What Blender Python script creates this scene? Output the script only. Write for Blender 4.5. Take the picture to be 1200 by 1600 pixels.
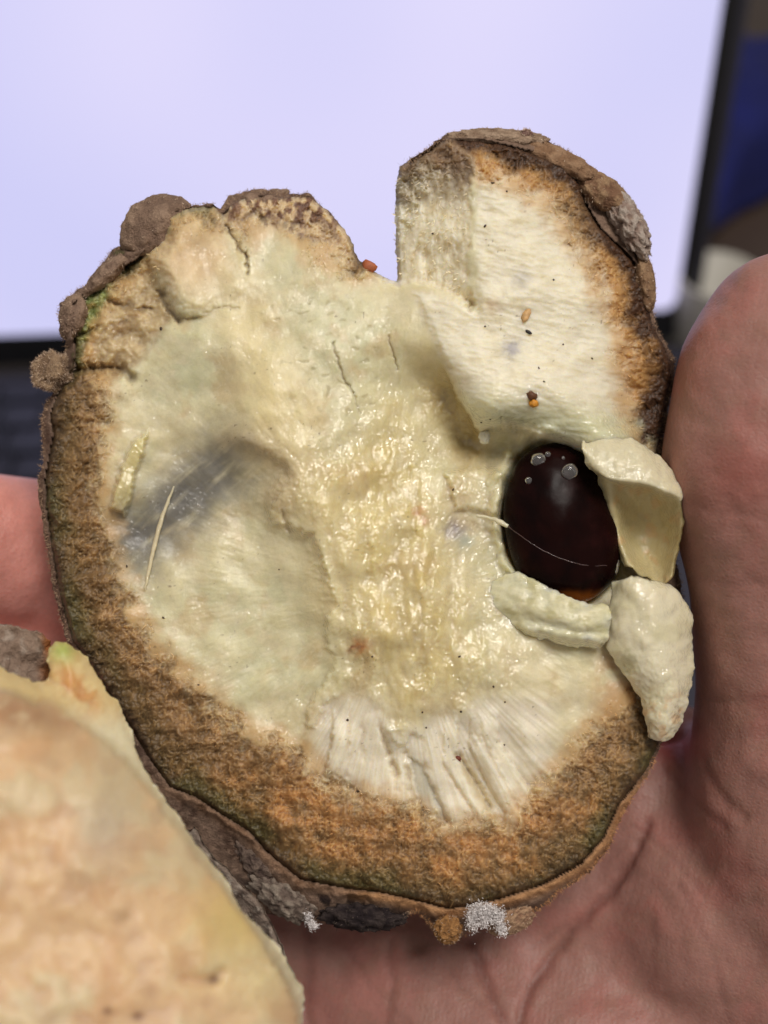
import bpy, bmesh, math, random
import numpy as np
from mathutils import Vector, Matrix, noise as mnoise

# ------------------------------------------------------------------ scene, camera, light
for o in list(bpy.data.objects):
    bpy.data.objects.remove(o, do_unlink=True)
SC = bpy.context.scene
COL = SC.collection
rng = np.random.default_rng(11)
random.seed(5)

K = 1e-4                      # metres per photo pixel at the fruit
F = 1715.0                    # focal length in photo pixels
D = F * K                     # camera to fruit face
PITCH = math.radians(45.49)
CAM = Vector((0.0, 0.0, 0.356))
cam = bpy.data.cameras.new('camera')
cam.sensor_fit = 'VERTICAL'; cam.sensor_height = 36.0
cam.lens = F / 1600.0 * 36.0
cam.clip_start = 0.01; cam.clip_end = 20
cam.dof.use_dof = True; cam.dof.focus_distance = D - 0.002; cam.dof.aperture_fstop = 9.5
camo = bpy.data.objects.new('camera', cam); COL.objects.link(camo)
ROT = Matrix.Rotation(math.pi / 2 - PITCH, 4, 'X')
camo.matrix_world = Matrix.Translation(CAM) @ ROT
SC.camera = camo

w = bpy.data.worlds.new('World'); SC.world = w; w.use_nodes = True
bg = w.node_tree.nodes['Background']
bg.inputs['Color'].default_value = (1.0, 0.93, 0.86, 1); bg.inputs['Strength'].default_value = 0.29

def lamp(name, loc, target, watts, size, color):
    l = bpy.data.lights.new(name, 'AREA'); l.shape = 'DISK'; l.size = size; l.energy = watts; l.color = color
    o = bpy.data.objects.new(name, l); COL.objects.link(o); o.location = loc
    o.rotation_euler = (Vector(target) - Vector(loc)).to_track_quat('-Z', 'Y').to_euler()
    return o
lamp('ceiling_lamp', (0.27, -0.10, 1.38), (0, 0.12, 0.23), 11.6, 0.46, (1.0, 0.945, 0.88))

SC.view_settings.view_transform = 'Standard'; SC.view_settings.look = 'None'
SC.view_settings.exposure = 0.0; SC.view_settings.gamma = 1.0
SC.cycles.use_denoising = True
SC.cycles.max_bounces = 8

# ------------------------------------------------------------------ helpers
def lin(r, g, b):
    o = []
    for v in (r, g, b):
        v /= 255.0
        o.append(v / 12.92 if v <= 0.04045 else ((v + 0.055) / 1.055) ** 2.4)
    return np.array(o, dtype=np.float64)

def held(x, y, h):
    """photo pixel + height above the fruit plane (pixels) -> metres in the tilted frame of the hand"""
    x = np.asarray(x, float); y = np.asarray(y, float); h = np.asarray(h, float)
    s = (F - h) / F
    return np.stack(np.broadcast_arrays((x - 600) * K * s, (800 - y) * K * s, h * K), -1)
FRUIT = CAM + ROT @ Vector((0, 0, -D))       # where the fruit plane's centre is in the room

def ray(px, py):
    return (ROT.to_3x3() @ Vector(((px - 600) / F, (800 - py) / F, -1)))
def on_z(px, py, z):
    d = ray(px, py); t = (z - CAM.z) / d.z
    return CAM + d * t

_tab = np.random.default_rng(99)
_perm = np.concatenate([_tab.permutation(512)] * 2).astype(np.int32)
_ang = _tab.random(512) * 2 * np.pi
_gx, _gy = np.cos(_ang).astype(np.float32), np.sin(_ang).astype(np.float32)
def pn(x, y, seed=0):
    x = np.asarray(x, np.float32) + 17.3 * seed + 300; y = np.asarray(y, np.float32) + 9.1 * seed + 300
    ix = np.floor(x).astype(np.int32); iy = np.floor(y).astype(np.int32)
    fx = x - ix; fy = y - iy
    u = fx * fx * fx * (fx * (fx * 6 - 15) + 10); v = fy * fy * fy * (fy * (fy * 6 - 15) + 10)
    def g(a, b, dx, dy):
        k = _perm[(_perm[a & 511] + b) & 511]
        return _gx[k] * dx + _gy[k] * dy
    a = g(ix, iy, fx, fy); b = g(ix + 1, iy, fx - 1, fy); c = g(ix, iy + 1, fx, fy - 1); d = g(ix + 1, iy + 1, fx - 1, fy - 1)
    return ((a + (b - a) * u) * (1 - v) + (c + (d - c) * u) * v) * 1.5
def fbm(x, y, s, seed=0, oct=4, gain=0.5):
    t = 0; a = 1.0; n = 0
    for k in range(oct):
        t = t + a * pn(np.asarray(x) / s, np.asarray(y) / s, seed + k * 3); n += a; a *= gain; s /= 2.03
    return t / n * 1.3
def ss(a, b, x):
    t = np.clip((x - a) / (b - a), 0, 1)
    return t * t * (3 - 2 * t)
def mix(c, d, m):
    m = np.clip(m, 0, 1)[..., None]
    return c * (1 - m) + np.asarray(d) * m

def sdf(poly, X, Y):
    """signed distance to a closed polygon, negative inside"""
    P = np.asarray(poly, np.float32); Q = np.roll(P, -1, 0)
    X = np.asarray(X, np.float32); Y = np.asarray(Y, np.float32)
    best = np.full(X.shape, 1e12, np.float32); ins = np.zeros(X.shape, bool)
    for (ax, ay), (bx, by) in zip(P, Q):
        ex, ey = bx - ax, by - ay
        wx, wy = X - ax, Y - ay
        t = np.clip((wx * ex + wy * ey) / (ex * ex + ey * ey + 1e-9), 0, 1)
        dx = wx - ex * t; dy = wy - ey * t
        np.minimum(best, dx * dx + dy * dy, out=best)
        c = (ay > Y) != (by > Y)
        if abs(ey) > 1e-9:
            ins ^= c & (X < ex * (Y - ay) / ey + ax)
    d = np.sqrt(best)
    return np.where(ins, -d, d)
def pline(pts, X, Y):
    P = np.asarray(pts, np.float32)
    best = np.full(np.shape(X), 1e12, np.float32)
    for (ax, ay), (bx, by) in zip(P[:-1], P[1:]):
        ex, ey = bx - ax, by - ay
        wx, wy = X - ax, Y - ay
        t = np.clip((wx * ex + wy * ey) / (ex * ex + ey * ey + 1e-9), 0, 1)
        best = np.minimum(best, (wx - ex * t) ** 2 + (wy - ey * t) ** 2)
    return np.sqrt(best)

def tps(ctrl):
    C = np.asarray(ctrl, float); n = len(C)
    P = C[:, :2] / 1000.0
    d2 = ((P[:, None] - P[None]) ** 2).sum(-1)
    Km = np.where(d2 > 0, 0.5 * d2 * np.log(d2 + 1e-12), 0) + np.eye(n) * 1e-4
    A = np.zeros((n + 3, n + 3)); A[:n, :n] = Km; A[:n, n] = 1; A[:n, n + 1:] = P; A[n, :n] = 1; A[n + 1:, :n] = P.T
    s = np.linalg.solve(A, np.concatenate([C[:, 2], np.zeros(3)]))
    def ev(X, Y):
        x = np.asarray(X, np.float32) / 1000; y = np.asarray(Y, np.float32) / 1000
        o = s[n] + s[n + 1] * x + s[n + 2] * y
        for k in range(n):
            r = (x - np.float32(P[k, 0])) ** 2 + (y - np.float32(P[k, 1])) ** 2
            o = o + np.float32(s[k] * 0.5) * r * np.log(r + np.float32(1e-9))
        return o.astype(np.float64)
    return ev

def rough_poly(poly, step=3.0, amp=2.0, scale=14.0, seed=0):
    """polygon resampled with a ragged edge"""
    P = np.asarray(poly, float); Q = np.roll(P, -1, 0); out = []
    for a, b in zip(P, Q):
        n = max(1, int(np.hypot(*(b - a)) / step))
        for k in range(n): out.append(a + (b - a) * k / n)
    S = np.array(out)
    for _ in range(3): S = 0.25 * np.roll(S, 1, 0) + 0.5 * S + 0.25 * np.roll(S, -1, 0)
    T = np.roll(S, -1, 0) - np.roll(S, 1, 0); T /= np.linalg.norm(T, axis=1, keepdims=True) + 1e-9
    N = np.stack([T[:, 1], -T[:, 0]], 1)
    arc = np.concatenate([[0], np.cumsum(np.linalg.norm(np.diff(S, axis=0), axis=1))])
    j = (fbm(arc, arc * 0 + 3.7, scale, seed, 4, 0.7) + .8 * fbm(arc * .37, arc * 0 + 8.3, scale, seed + 11, 3, .6)) * amp * 1.5
    return S + N * j[:, None]

def sheet(poly, step):
    """grid clipped to a polygon, its border snapped onto the outline"""
    P = np.asarray(poly, float)
    x0, y0 = P.min(0) - 2 * step; x1, y1 = P.max(0) + 2 * step
    xs = np.arange(x0, x1 + step, step); ys = np.arange(y0, y1 + step, step)
    X, Y = np.meshgrid(xs, ys)
    ins = np.zeros(X.shape, bool)
    Q = np.roll(P, -1, 0)
    for j, y in enumerate(ys):
        c = (P[:, 1] > y) != (Q[:, 1] > y)
        cx = np.sort(P[c, 0] + (y - P[c, 1]) / (Q[c, 1] - P[c, 1]) * (Q[c, 0] - P[c, 0]))
        ins[j] = np.searchsorted(cx, xs) % 2 == 1
    pad = np.pad(ins, 1); nb = np.zeros_like(ins)
    for dj in (0, 1, 2):
        for di in (0, 1, 2):
            nb |= pad[dj:dj + ins.shape[0], di:di + ins.shape[1]]
    snap = nb & ~ins
    px, py = X[snap], Y[snap]
    best = np.full(len(px), 1e12); bx = px.copy(); by = py.copy()
    E = Q - P; L = (E ** 2).sum(1) + 1e-9
    for k in range(len(P)):
        t = np.clip(((px - P[k, 0]) * E[k, 0] + (py - P[k, 1]) * E[k, 1]) / L[k], 0, 1)
        qx = P[k, 0] + E[k, 0] * t; qy = P[k, 1] + E[k, 1] * t
        d = (px - qx) ** 2 + (py - qy) ** 2
        m = d < best
        best[m] = d[m]; bx[m] = qx[m]; by[m] = qy[m]
    X = X.copy(); Y = Y.copy(); X[snap] = bx; Y[snap] = by
    use = ins | snap
    q = use[:-1, :-1] & use[1:, :-1] & use[:-1, 1:] & use[1:, 1:] & (ins[:-1, :-1] | ins[1:, :-1] | ins[:-1, 1:] | ins[1:, 1:])
    idx = np.arange(X.size).reshape(X.shape)
    fa = np.stack([idx[1:, :-1][q], idx[1:, 1:][q], idx[:-1, 1:][q], idx[:-1, :-1][q]], 1)
    keep, inv = np.unique(fa, return_inverse=True)
    return X.ravel()[keep], Y.ravel()[keep], inv.reshape(fa.shape), snap.ravel()[keep]

def mesh_np(name, V, faces, mats, parent=None, col=None, wet=None, smooth=True, matidx=None):
    """faces: (n,k) int array or list of such"""
    if not isinstance(faces, list): faces = [faces]
    me = bpy.data.meshes.new(name)
    V = np.asarray(V, np.float32)
    me.vertices.add(len(V)); me.vertices.foreach_set('co', V.ravel())
    loops = np.concatenate([f.ravel() for f in faces]).astype(np.int32)
    tot = np.concatenate([np.full(len(f), f.shape[1], np.int32) for f in faces])
    st = np.concatenate([[0], np.cumsum(tot)[:-1]]).astype(np.int32)
    me.loops.add(len(loops)); me.loops.foreach_set('vertex_index', loops)
    me.polygons.add(len(tot)); me.polygons.foreach_set('loop_start', st); me.polygons.foreach_set('loop_total', tot)
    me.update(calc_edges=True); me.validate()
    me.polygons.foreach_set('use_smooth', np.full(len(me.polygons), smooth))
    if col is not None:
        a = me.attributes.new('Col', 'FLOAT_COLOR', 'POINT')
        c = np.ones((len(V), 4), np.float32); c[:, :3] = np.clip(col, 0, 1); a.data.foreach_set('color', c.ravel())
    if wet is not None:
        a = me.attributes.new('wet', 'FLOAT', 'POINT'); a.data.foreach_set('value', np.asarray(np.broadcast_to(wet, len(V)), np.float32).copy())
    for m in (mats if isinstance(mats, (list, tuple)) else [mats]): me.materials.append(m)
    o = bpy.data.objects.new(name, me); COL.objects.link(o)
    if parent is not None: o.parent = parent
    return o

def tag(o, label=None, cat=None, group=None, kind=None):
    if label: o['label'] = label
    if cat: o['category'] = cat
    if group: o['group'] = group
    if kind: o['kind'] = kind
    return o
def empty(name, loc, rot=None):
    o = bpy.data.objects.new(name, None); COL.objects.link(o); o.empty_display_size = 0.01
    M = Matrix.Translation(loc)
    if rot is not None: M = M @ rot
    o.matrix_world = M
    return o

# ------------------------------------------------------------------ materials
def newmat(name):
    m = bpy.data.materials.new(name); m.use_nodes = True
    nt = m.node_tree
    return m, nt, nt.nodes['Principled BSDF']
def node(nt, t, **kw):
    n = nt.nodes.new(t)
    for k, v in kw.items(): setattr(n, k, v)
    return n
def tissue(name, rough_dry, rough_wet, bump=0.3, bscale=2500, sss=0.2, rad=(1, .8, .5), sscale=0.0015, var=0.10, coat=0.0, detail=6.0, bdist=0.0003, spec=0.5):
    m, nt, p = newmat(name)
    L = nt.links.new
    a = node(nt, 'ShaderNodeAttribute', attribute_name='Col')
    wv = node(nt, 'ShaderNodeAttribute', attribute_name='wet')
    tc = node(nt, 'ShaderNodeTexCoord')
    n1 = node(nt, 'ShaderNodeTexNoise'); n1.inputs['Scale'].default_value = bscale; n1.inputs['Detail'].default_value = detail; n1.inputs['Roughness'].default_value = 0.62
    L(tc.outputs['Object'], n1.inputs['Vector'])
    mr = node(nt, 'ShaderNodeMapRange'); mr.inputs['From Min'].default_value = 0.25; mr.inputs['From Max'].default_value = 0.75
    mr.inputs['To Min'].default_value = 1 - var; mr.inputs['To Max'].default_value = 1 + var
    L(n1.outputs['Fac'], mr.inputs['Value'])
    mx = node(nt, 'ShaderNodeVectorMath', operation='SCALE')
    L(a.outputs['Color'], mx.inputs[0]); L(mr.outputs['Result'], mx.inputs['Scale'])
    L(mx.outputs['Vector'], p.inputs['Base Color'])
    rr = node(nt, 'ShaderNodeMapRange'); rr.inputs['To Min'].default_value = rough_dry; rr.inputs['To Max'].default_value = rough_wet
    L(wv.outputs['Fac'], rr.inputs['Value']); L(rr.outputs['Result'], p.inputs['Roughness'])
    b = node(nt, 'ShaderNodeBump'); b.inputs['Strength'].default_value = bump; b.inputs['Distance'].default_value = bdist
    L(n1.outputs['Fac'], b.inputs['Height']); L(b.outputs['Normal'], p.inputs['Normal'])
    p.inputs['Subsurface Weight'].default_value = sss
    p.inputs['Subsurface Radius'].default_value = rad; p.inputs['Subsurface Scale'].default_value = sscale
    p.inputs['Specular IOR Level'].default_value = spec
    if coat:
        cm = node(nt, 'ShaderNodeMath', operation='MULTIPLY'); cm.inputs[1].default_value = coat
        L(wv.outputs['Fac'], cm.inputs[0]); L(cm.outputs['Value'], p.inputs['Coat Weight'])
        p.inputs['Coat Roughness'].default_value = 0.04; p.inputs['Coat IOR'].default_value = 1.62
        n2 = node(nt, 'ShaderNodeTexNoise'); n2.inputs['Scale'].default_value = 1700; n2.inputs['Detail'].default_value = 1.0
        L(tc.outputs['Object'], n2.inputs['Vector'])
        b2 = node(nt, 'ShaderNodeBump'); b2.inputs['Strength'].default_value = 1.0; b2.inputs['Distance'].default_value = 0.00038
        L(n2.outputs['Fac'], b2.inputs['Height']); L(b2.outputs['Normal'], p.inputs['Coat Normal'])
    return m
M_PULP = tissue('wet_pulp', 0.55, 0.34, 0.16, 3200, 0.85, coat=1.0, var=0.05, sscale=0.0030, rad=(1, .85, .5))
M_FLAP = tissue('wet_flap', 0.5, 0.28, 0.16, 3200, 0.6, coat=1.0, var=0.06, sscale=0.0013, rad=(1, .85, .5))
M_RIND = tissue('fuzzy_rind', 0.9, 0.6, 0.9, 2600, 0.0, var=0.28, spec=0.2, bdist=0.0006)
M_FUZZ = tissue('fuzz', 0.8, 0.5, 0.0, 900, 0.0, var=0.2, spec=0.2)
M_PIECE = tissue('pulp_of_the_piece', 0.5, 0.32, 0.15, 1500, 0.8, var=0.05, coat=0.35, sscale=0.004)
M_FLECK = tissue('fleck', 0.6, 0.3, 0.5, 3000, 0.0, var=0.25)

def simple(name, rgb, rough=0.5, metal=0.0, scale=60, var=0.15, bump=0.0, spec=0.5, coord='Object'):
    m, nt, p = newmat(name); L = nt.links.new
    tc = node(nt, 'ShaderNodeTexCoord'); n1 = node(nt, 'ShaderNodeTexNoise'); n1.inputs['Scale'].default_value = scale; n1.inputs['Detail'].default_value = 5
    L(tc.outputs[coord], n1.inputs['Vector'])
    cr = node(nt, 'ShaderNodeValToRGB')
    c = lin(*rgb)
    cr.color_ramp.elements[0].position = 0.3; cr.color_ramp.elements[1].position = 0.7
    cr.color_ramp.elements[0].color = (*(c * (1 - var)), 1); cr.color_ramp.elements[1].color = (*np.clip(c * (1 + var), 0, 1), 1)
    L(n1.outputs['Fac'], cr.inputs['Fac']); L(cr.outputs['Color'], p.inputs['Base Color'])
    p.inputs['Roughness'].default_value = rough; p.inputs['Metallic'].default_value = metal; p.inputs['Specular IOR Level'].default_value = spec
    if bump:
        b = node(nt, 'ShaderNodeBump'); b.inputs['Strength'].default_value = bump; b.inputs['Distance'].default_value = 0.001
        L(n1.outputs['Fac'], b.inputs['Height']); L(b.outputs['Normal'], p.inputs['Normal'])
    return m

# ------------------------------------------------------------------ the setting
DESK_Z = 0.0
desk = mesh_np('desk', [(-1.2, -0.15, 0), (1.4, -0.15, 0), (1.4, 2.6, 0), (-1.2, 2.6, 0), (-1.2, -0.15, -.04), (1.4, -0.15, -.04), (1.4, 2.6, -.04), (-1.2, 2.6, -.04)],
               np.array([(0, 1, 2, 3), (7, 6, 5, 4), (0, 4, 5, 1), (1, 5, 6, 2), (2, 6, 7, 3), (3, 7, 4, 0)]),
               simple('brown_wood', (66, 52, 44), 0.5, scale=9, var=0.25), smooth=False)
tag(desk, kind='structure')

# ------------------------------------------------------------------ laptop
def bm_obj(name, build, mat, parent=None, smooth=False, bevel=0.0):
    bm = bmesh.new(); build(bm)
    if bevel: bmesh.ops.bevel(bm, geom=list(bm.edges), offset=bevel, segments=2, affect='EDGES', profile=0.6)
    bmesh.ops.recalc_face_normals(bm, faces=bm.faces)
    me = bpy.data.meshes.new(name); bm.to_mesh(me); bm.free()
    me.polygons.foreach_set('use_smooth', np.full(len(me.polygons), smooth))
    me.materials.append(mat)
    o = bpy.data.objects.new(name, me); COL.objects.link(o)
    if parent is not None: o.parent = parent
    return o
def box(bm, x0, x1, y0, y1, z0, z1, M=None):
    vs = [bm.verts.new((x, y, z)) for z in (z0, z1) for y in (y0, y1) for x in (x0, x1)]
    if M is not None:
        for v in vs: v.co = M @ v.co
    for f in ((0, 2, 3, 1), (4, 5, 7, 6), (0, 1, 5, 4), (1, 3, 7, 5), (3, 2, 6, 7), (2, 0, 4, 6)):
        bm.faces.new([vs[i] for i in f])
YAW = math.radians(3.76); LEAN = math.radians(10)
corner = CAM + ray(1055, 484) * 0.55             # lower right corner of the lit display
DW, DH, BB, BS = 0.36, 0.222, 0.0165, 0.0072     # display width, height, bottom and side bezels
Rl = Matrix.Rotation(YAW, 4, 'Z')
sdir = Rl.to_3x3() @ Vector((0, math.sin(LEAN), math.cos(LEAN)))
hinge = corner - sdir * BB                        # on the hinge line below that corner
lap_o = Vector((hinge.x, hinge.y, DESK_Z)) - (Rl.to_3x3() @ Vector((DW / 2, 0, 0)))
laptop = tag(empty('laptop', lap_o, Rl), 'open laptop with a blank glowing white screen standing behind the fruit', 'laptop')
deck_z = hinge.z - DESK_Z                        # height of the deck's top
M_BLACK = simple('black_plastic', (14, 14, 18), 0.35, scale=300, var=0.2)
M_DECK = simple('dark_aluminium', (52, 51, 62), 0.5, metal=0.2, scale=300, var=0.06)
M_KEY = simple('key_plastic', (20, 20, 30), 0.4, scale=300, var=0.2)
m, nt, p = newmat('lit_display')
L = nt.links.new
tc = node(nt, 'ShaderNodeTexCoord'); mp = node(nt, 'ShaderNodeMapping'); L(tc.outputs['Object'], mp.inputs['Vector'])
nz = node(nt, 'ShaderNodeTexNoise'); nz.inputs['Scale'].default_value = 5; nz.inputs['Detail'].default_value = 1; L(mp.outputs['Vector'], nz.inputs['Vector'])
cr = node(nt, 'ShaderNodeValToRGB'); cr.color_ramp.elements[0].color = (*lin(207, 206, 247), 1); cr.color_ramp.elements[1].color = (*lin(226, 220, 252), 1)
cr.color_ramp.elements[0].position = 0.35; cr.color_ramp.elements[1].position = 0.65
L(nz.outputs['Fac'], cr.inputs['Fac']); L(cr.outputs['Color'], p.inputs['Emission Color']); p.inputs['Emission Strength'].default_value = 1.0
p.inputs['Base Color'].default_value = (0.01, 0.01, 0.012, 1); p.inputs['Roughness'].default_value = 0.5
M_DISP = m
Mlid = Matrix.Translation((0, 0, deck_z)) @ Matrix.Rotation(-LEAN, 4, 'X')
T = 0.005
def lidshell(bm): box(bm, -DW / 2 - BS - .003, DW / 2 + BS + .003, 0.0016, T + .002, -0.001, BB + DH + BS + .003, Mlid)
bm_obj('lid', lidshell, M_DECK, laptop, bevel=0.0012)
def bez(bm):
    x1 = DW / 2 + BS; z1 = BB + DH + BS
    box(bm, -x1, x1, 0, .0016, 0, BB, Mlid); box(bm, -x1, x1, 0, .0016, BB + DH, z1, Mlid)
    box(bm, -x1, -DW / 2, 0, .0016, BB, BB + DH, Mlid); box(bm, DW / 2, x1, 0, .0016, BB, BB + DH, Mlid)
bm_obj('bezel', bez, M_BLACK, laptop)
def rim(bm):
    x1 = DW / 2 + BS; z1 = BB + DH + BS
    box(bm, x1, x1 + .004, -.0008, .0018, 0, z1 + .004, Mlid); box(bm, -x1 - .004, -x1, -.0008, .0018, 0, z1 + .004, Mlid); box(bm, -x1, x1, -.0008, .0018, z1, z1 + .004, Mlid)
bm_obj('screen_rim', rim, M_DECK, laptop)
def disp(bm): # rounded corners
    pts = []
    r = 0.006
    for cx, cz, a0 in ((DW / 2 - r, BB + r, -90), (DW / 2 - r, BB + DH - r, 0), (-DW / 2 + r, BB + DH - r, 90), (-DW / 2 + r, BB + r, 180)):
        for k in range(7):
            a = math.radians(a0 + 15 * k); pts.append(Mlid @ Vector((cx + r * math.cos(a), 0.0006, cz + r * math.sin(a))))
    bm.faces.new([bm.verts.new(q) for q in pts])
d = bm_obj('display', disp, M_DISP, laptop)
def mask(bm): # black backing under the display's rounded corners
    box(bm, -DW / 2, DW / 2, 0.001, .0015, BB, BB + DH, Mlid)
bm_obj('display_backing', mask, M_BLACK, laptop)
def deckb(bm): box(bm, -DW / 2 - BS - .003, DW / 2 + BS + .003, -0.245, -0.003, 0.0, deck_z - 0.001)
bm_obj('keyboard_deck', deckb, M_DECK, laptop, bevel=0.002)
for sx in (-1, 1):
    def hng(bm):
        bmesh.ops.create_cone(bm, cap_ends=True, segments=16, radius1=.0035, radius2=.0035, depth=.05, matrix=Matrix.Translation((sx * .11, -.0005, deck_z)) @ Matrix.Rotation(math.pi / 2, 4, 'Y'))
    bm_obj('hinge', hng, M_BLACK, laptop, smooth=False)
def well(bm): box(bm, -DW / 2 + .002, DW / 2 - .002, -.130, -.017, deck_z - .0012, deck_z - .0006)
bm_obj('key_well', well, M_BLACK, laptop)
key_me = {}
def key(wd, x, y, dp=0.0155):
    kk = (round(wd, 4), dp)
    if kk not in key_me:
        def kb(bm): box(bm, -wd / 2, wd / 2, -dp / 2, dp / 2, 0, .0022)
        o = bm_obj('key', kb, M_KEY, laptop, bevel=0.0006); key_me[kk] = o.data
    else:
        o = bpy.data.objects.new('key', key_me[kk]); COL.objects.link(o); o.parent = laptop
    o.location = (x, y, deck_z - .0004)
P_ = 0.0192
for r_, (y, n) in enumerate([(-.0235, 16), (-.040, 15), (-.0585, 15), (-.077, 15), (-.0955, 15)]):
    x = -DW / 2 + .006
    wds = [P_] * n
    if r_ == 0: wds = [(DW - .012) / n] * n
    else:
        wds[0] = P_ * (1 + .3 * r_); wds[-1] = (DW - .012) - sum(wds[:-1])
    for wd in wds:
        key(wd - .0032, x + wd / 2, y, .011 if r_ == 0 else .0155); x += wd
x = -DW / 2 + .006
for wd in (P_ * 1.3, P_, P_, P_ * 1.3, P_ * 5.2, P_ * 1.2, P_, P_, P_ * 1.2, P_, P_):
    key(wd - .0032, x + wd / 2, -.114); x += wd
def pad(bm): box(bm, -.06, .06, -.235, -.145, deck_z - .0012, deck_z - .0007)
bm_obj('touchpad', pad, simple('pad_glass', (60, 59, 70), 0.3, scale=300, var=0.03), laptop)

# ------------------------------------------------------------------ bezier-like patches
def cr1(P, n):
    """Catmull-Rom along axis 0"""
    P = np.asarray(P, float); m = len(P)
    E = np.concatenate([2 * P[:1] - P[1:2], P, 2 * P[-1:] - P[-2:-1]], 0)
    t = np.linspace(0, m - 1, n); i = np.minimum(t.astype(int), m - 2); f = (t - i).reshape((-1,) + (1,) * (P.ndim - 1))
    a, b, c, d = E[i], E[i + 1], E[i + 2], E[i + 3]
    return 0.5 * (2 * b + (c - a) * f + (2 * a - 5 * b + 4 * c - d) * f ** 2 + (3 * b - a - 3 * c + d) * f ** 3)
def patch_np(ctrl, nu, nv, thick, disp=None, edge=1.6, seed=0):
    """thick sheet from a grid of (px,py,h); returns verts (held metres), faces, u, v"""
    G = cr1(ctrl, nu); G = np.swapaxes(cr1(np.swapaxes(G, 0, 1), nv), 0, 1)
    du = np.gradient(G, axis=0); dv = np.gradient(G, axis=1)
    N = np.cross(du, dv); N /= np.linalg.norm(N, axis=-1, keepdims=True) + 1e-9
    if N[..., 2].mean() < 0: N = -N
    u = np.linspace(0, 1, nu)[:, None] * np.ones((1, nv)); v = np.ones((nu, 1)) * np.linspace(0, 1, nv)[None]
    if edge:
        jit = fbm(G[..., 0], G[..., 1], 16, seed + 5, 3)[..., None] * edge
        e = np.minimum(np.minimum(u, 1 - u) * nu, np.minimum(v, 1 - v) * nv)
        GA, GB = G[..., 0] * .83 + G[..., 1] * .56, G[..., 1] * .83 - G[..., 0] * .56
        G = G + np.stack([fbm(GA, GB, 43, seed + 7, 5, .62), fbm(GA, GB, 37, seed + 9, 5, .62), 0 * u], -1) * edge * np.exp(-e / 4)[..., None] * 2
    d = disp(G[..., 0], G[..., 1]) if disp is not None else 0 * u
    e = np.minimum(np.minimum(u, 1 - u) * (nu - 1), np.minimum(v, 1 - v) * (nv - 1))
    rnd = np.sqrt(np.clip(1 - (1 - np.clip(e / 4.0, 0, 1)) ** 2, 0, 1))
    top = G + N * ((thick / 2 * rnd + d * rnd)[..., None]); bot = G - N * ((thick / 2 * rnd)[..., None])
    V = np.concatenate([top.reshape(-1, 3), bot.reshape(-1, 3)])
    i = np.arange(nu * nv).reshape(nu, nv); o = nu * nv
    q = np.stack([i[:-1, :-1], i[1:, :-1], i[1:, 1:], i[:-1, 1:]], -1).reshape(-1, 4)
    b = q[:, ::-1] + o
    brd = np.concatenate([i[:-1, 0], i[-1, :-1], i[:0:-1, -1], i[0, :0:-1]]); br2 = np.roll(brd, -1)
    s = np.stack([brd, brd + o, br2 + o, br2], 1)
    if np.cross(du, dv)[..., 2].mean() < 0: q, b = q[:, ::-1], b[:, ::-1]
    return V, np.concatenate([q, b, s]), np.concatenate([u.ravel()] * 2), np.concatenate([v.ravel()] * 2)

def blob_np(c, r, rot=0.0, sub=4, amp=0.08, freq=2.2, seed=0, tilt=0.0):
    """lumpy ellipsoid; c,r in photo pixels"""
    bm = bmesh.new(); bmesh.ops.create_icosphere(bm, subdivisions=sub, radius=1.0)
    bm.verts.ensure_lookup_table()
    V = np.array([v.co[:] for v in bm.verts]); Fc = np.array([[v.index for v in f.verts] for f in bm.faces]); bm.free()
    rn_ = np.asarray(r, float) / np.sort(r)[1]
    d = np.array([mnoise.fractal(Vector(v * rn_) * freq + Vector((seed * 7.1, seed * 3.3, 1.7)), 1.0, 2.0, 5) for v in V])
    N = V.copy(); V = V * (1 + amp * d)[:, None] * np.asarray(r, float)
    ct, st = math.cos(tilt), math.sin(tilt)
    V = np.stack([V[:, 0] * ct + V[:, 2] * st, V[:, 1], -V[:, 0] * st + V[:, 2] * ct], 1)
    cs, sn = math.cos(rot), math.sin(rot)
    V = np.stack([V[:, 0] * cs - V[:, 1] * sn, V[:, 0] * sn + V[:, 1] * cs, V[:, 2]], 1)
    return V + np.asarray(c, float), Fc, d, N

def strands(pts, dirs, length, width, cols, curl=0.35, seg=2):
    """thin tapering hairs: pts, dirs in held px space (x right, y down, h out); returns V(px), F, C"""
    n = len(pts); g = np.random.default_rng(3 + n)
    dirs = dirs / (np.linalg.norm(dirs, axis=1, keepdims=True) + 1e-9)
    side = np.cross(dirs, g.normal(size=(n, 3))); side /= np.linalg.norm(side, axis=1, keepdims=True) + 1e-9
    bend = np.cross(dirs, side)
    L_ = np.asarray(length)[:, None]; W = np.asarray(width)[:, None] if np.ndim(width) else width
    b = (g.normal(size=(n, 1)) * curl)
    a0 = pts - side * W / 2; a1 = pts + side * W / 2
    mid = pts + dirs * L_ * .55 + bend * b * L_ * .3
    m0 = mid - side * W * .35; m1 = mid + side * W * .35
    tip = pts + dirs * L_ + bend * b * L_ * 0.9
    V = np.stack([a0, a1, m1, m0, tip], 1).reshape(-1, 3)
    k = np.arange(n)[:, None] * 5
    Q = np.concatenate([k, k + 1, k + 2, k + 3], 1); Tt = np.concatenate([k + 3, k + 2, k + 4], 1)
    C = np.repeat(cols, 5, 0)
    return V, [Q, Tt], C
def px2m(V): return held(V[:, 0], V[:, 1], V[:, 2])

# ------------------------------------------------------------------ the fruit half
fruit = tag(empty('fruit_half', FRUIT, ROT), 'broken open half of a brown fuzzy fruit with pale wet pulp, held in the hand', 'fruit')

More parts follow.
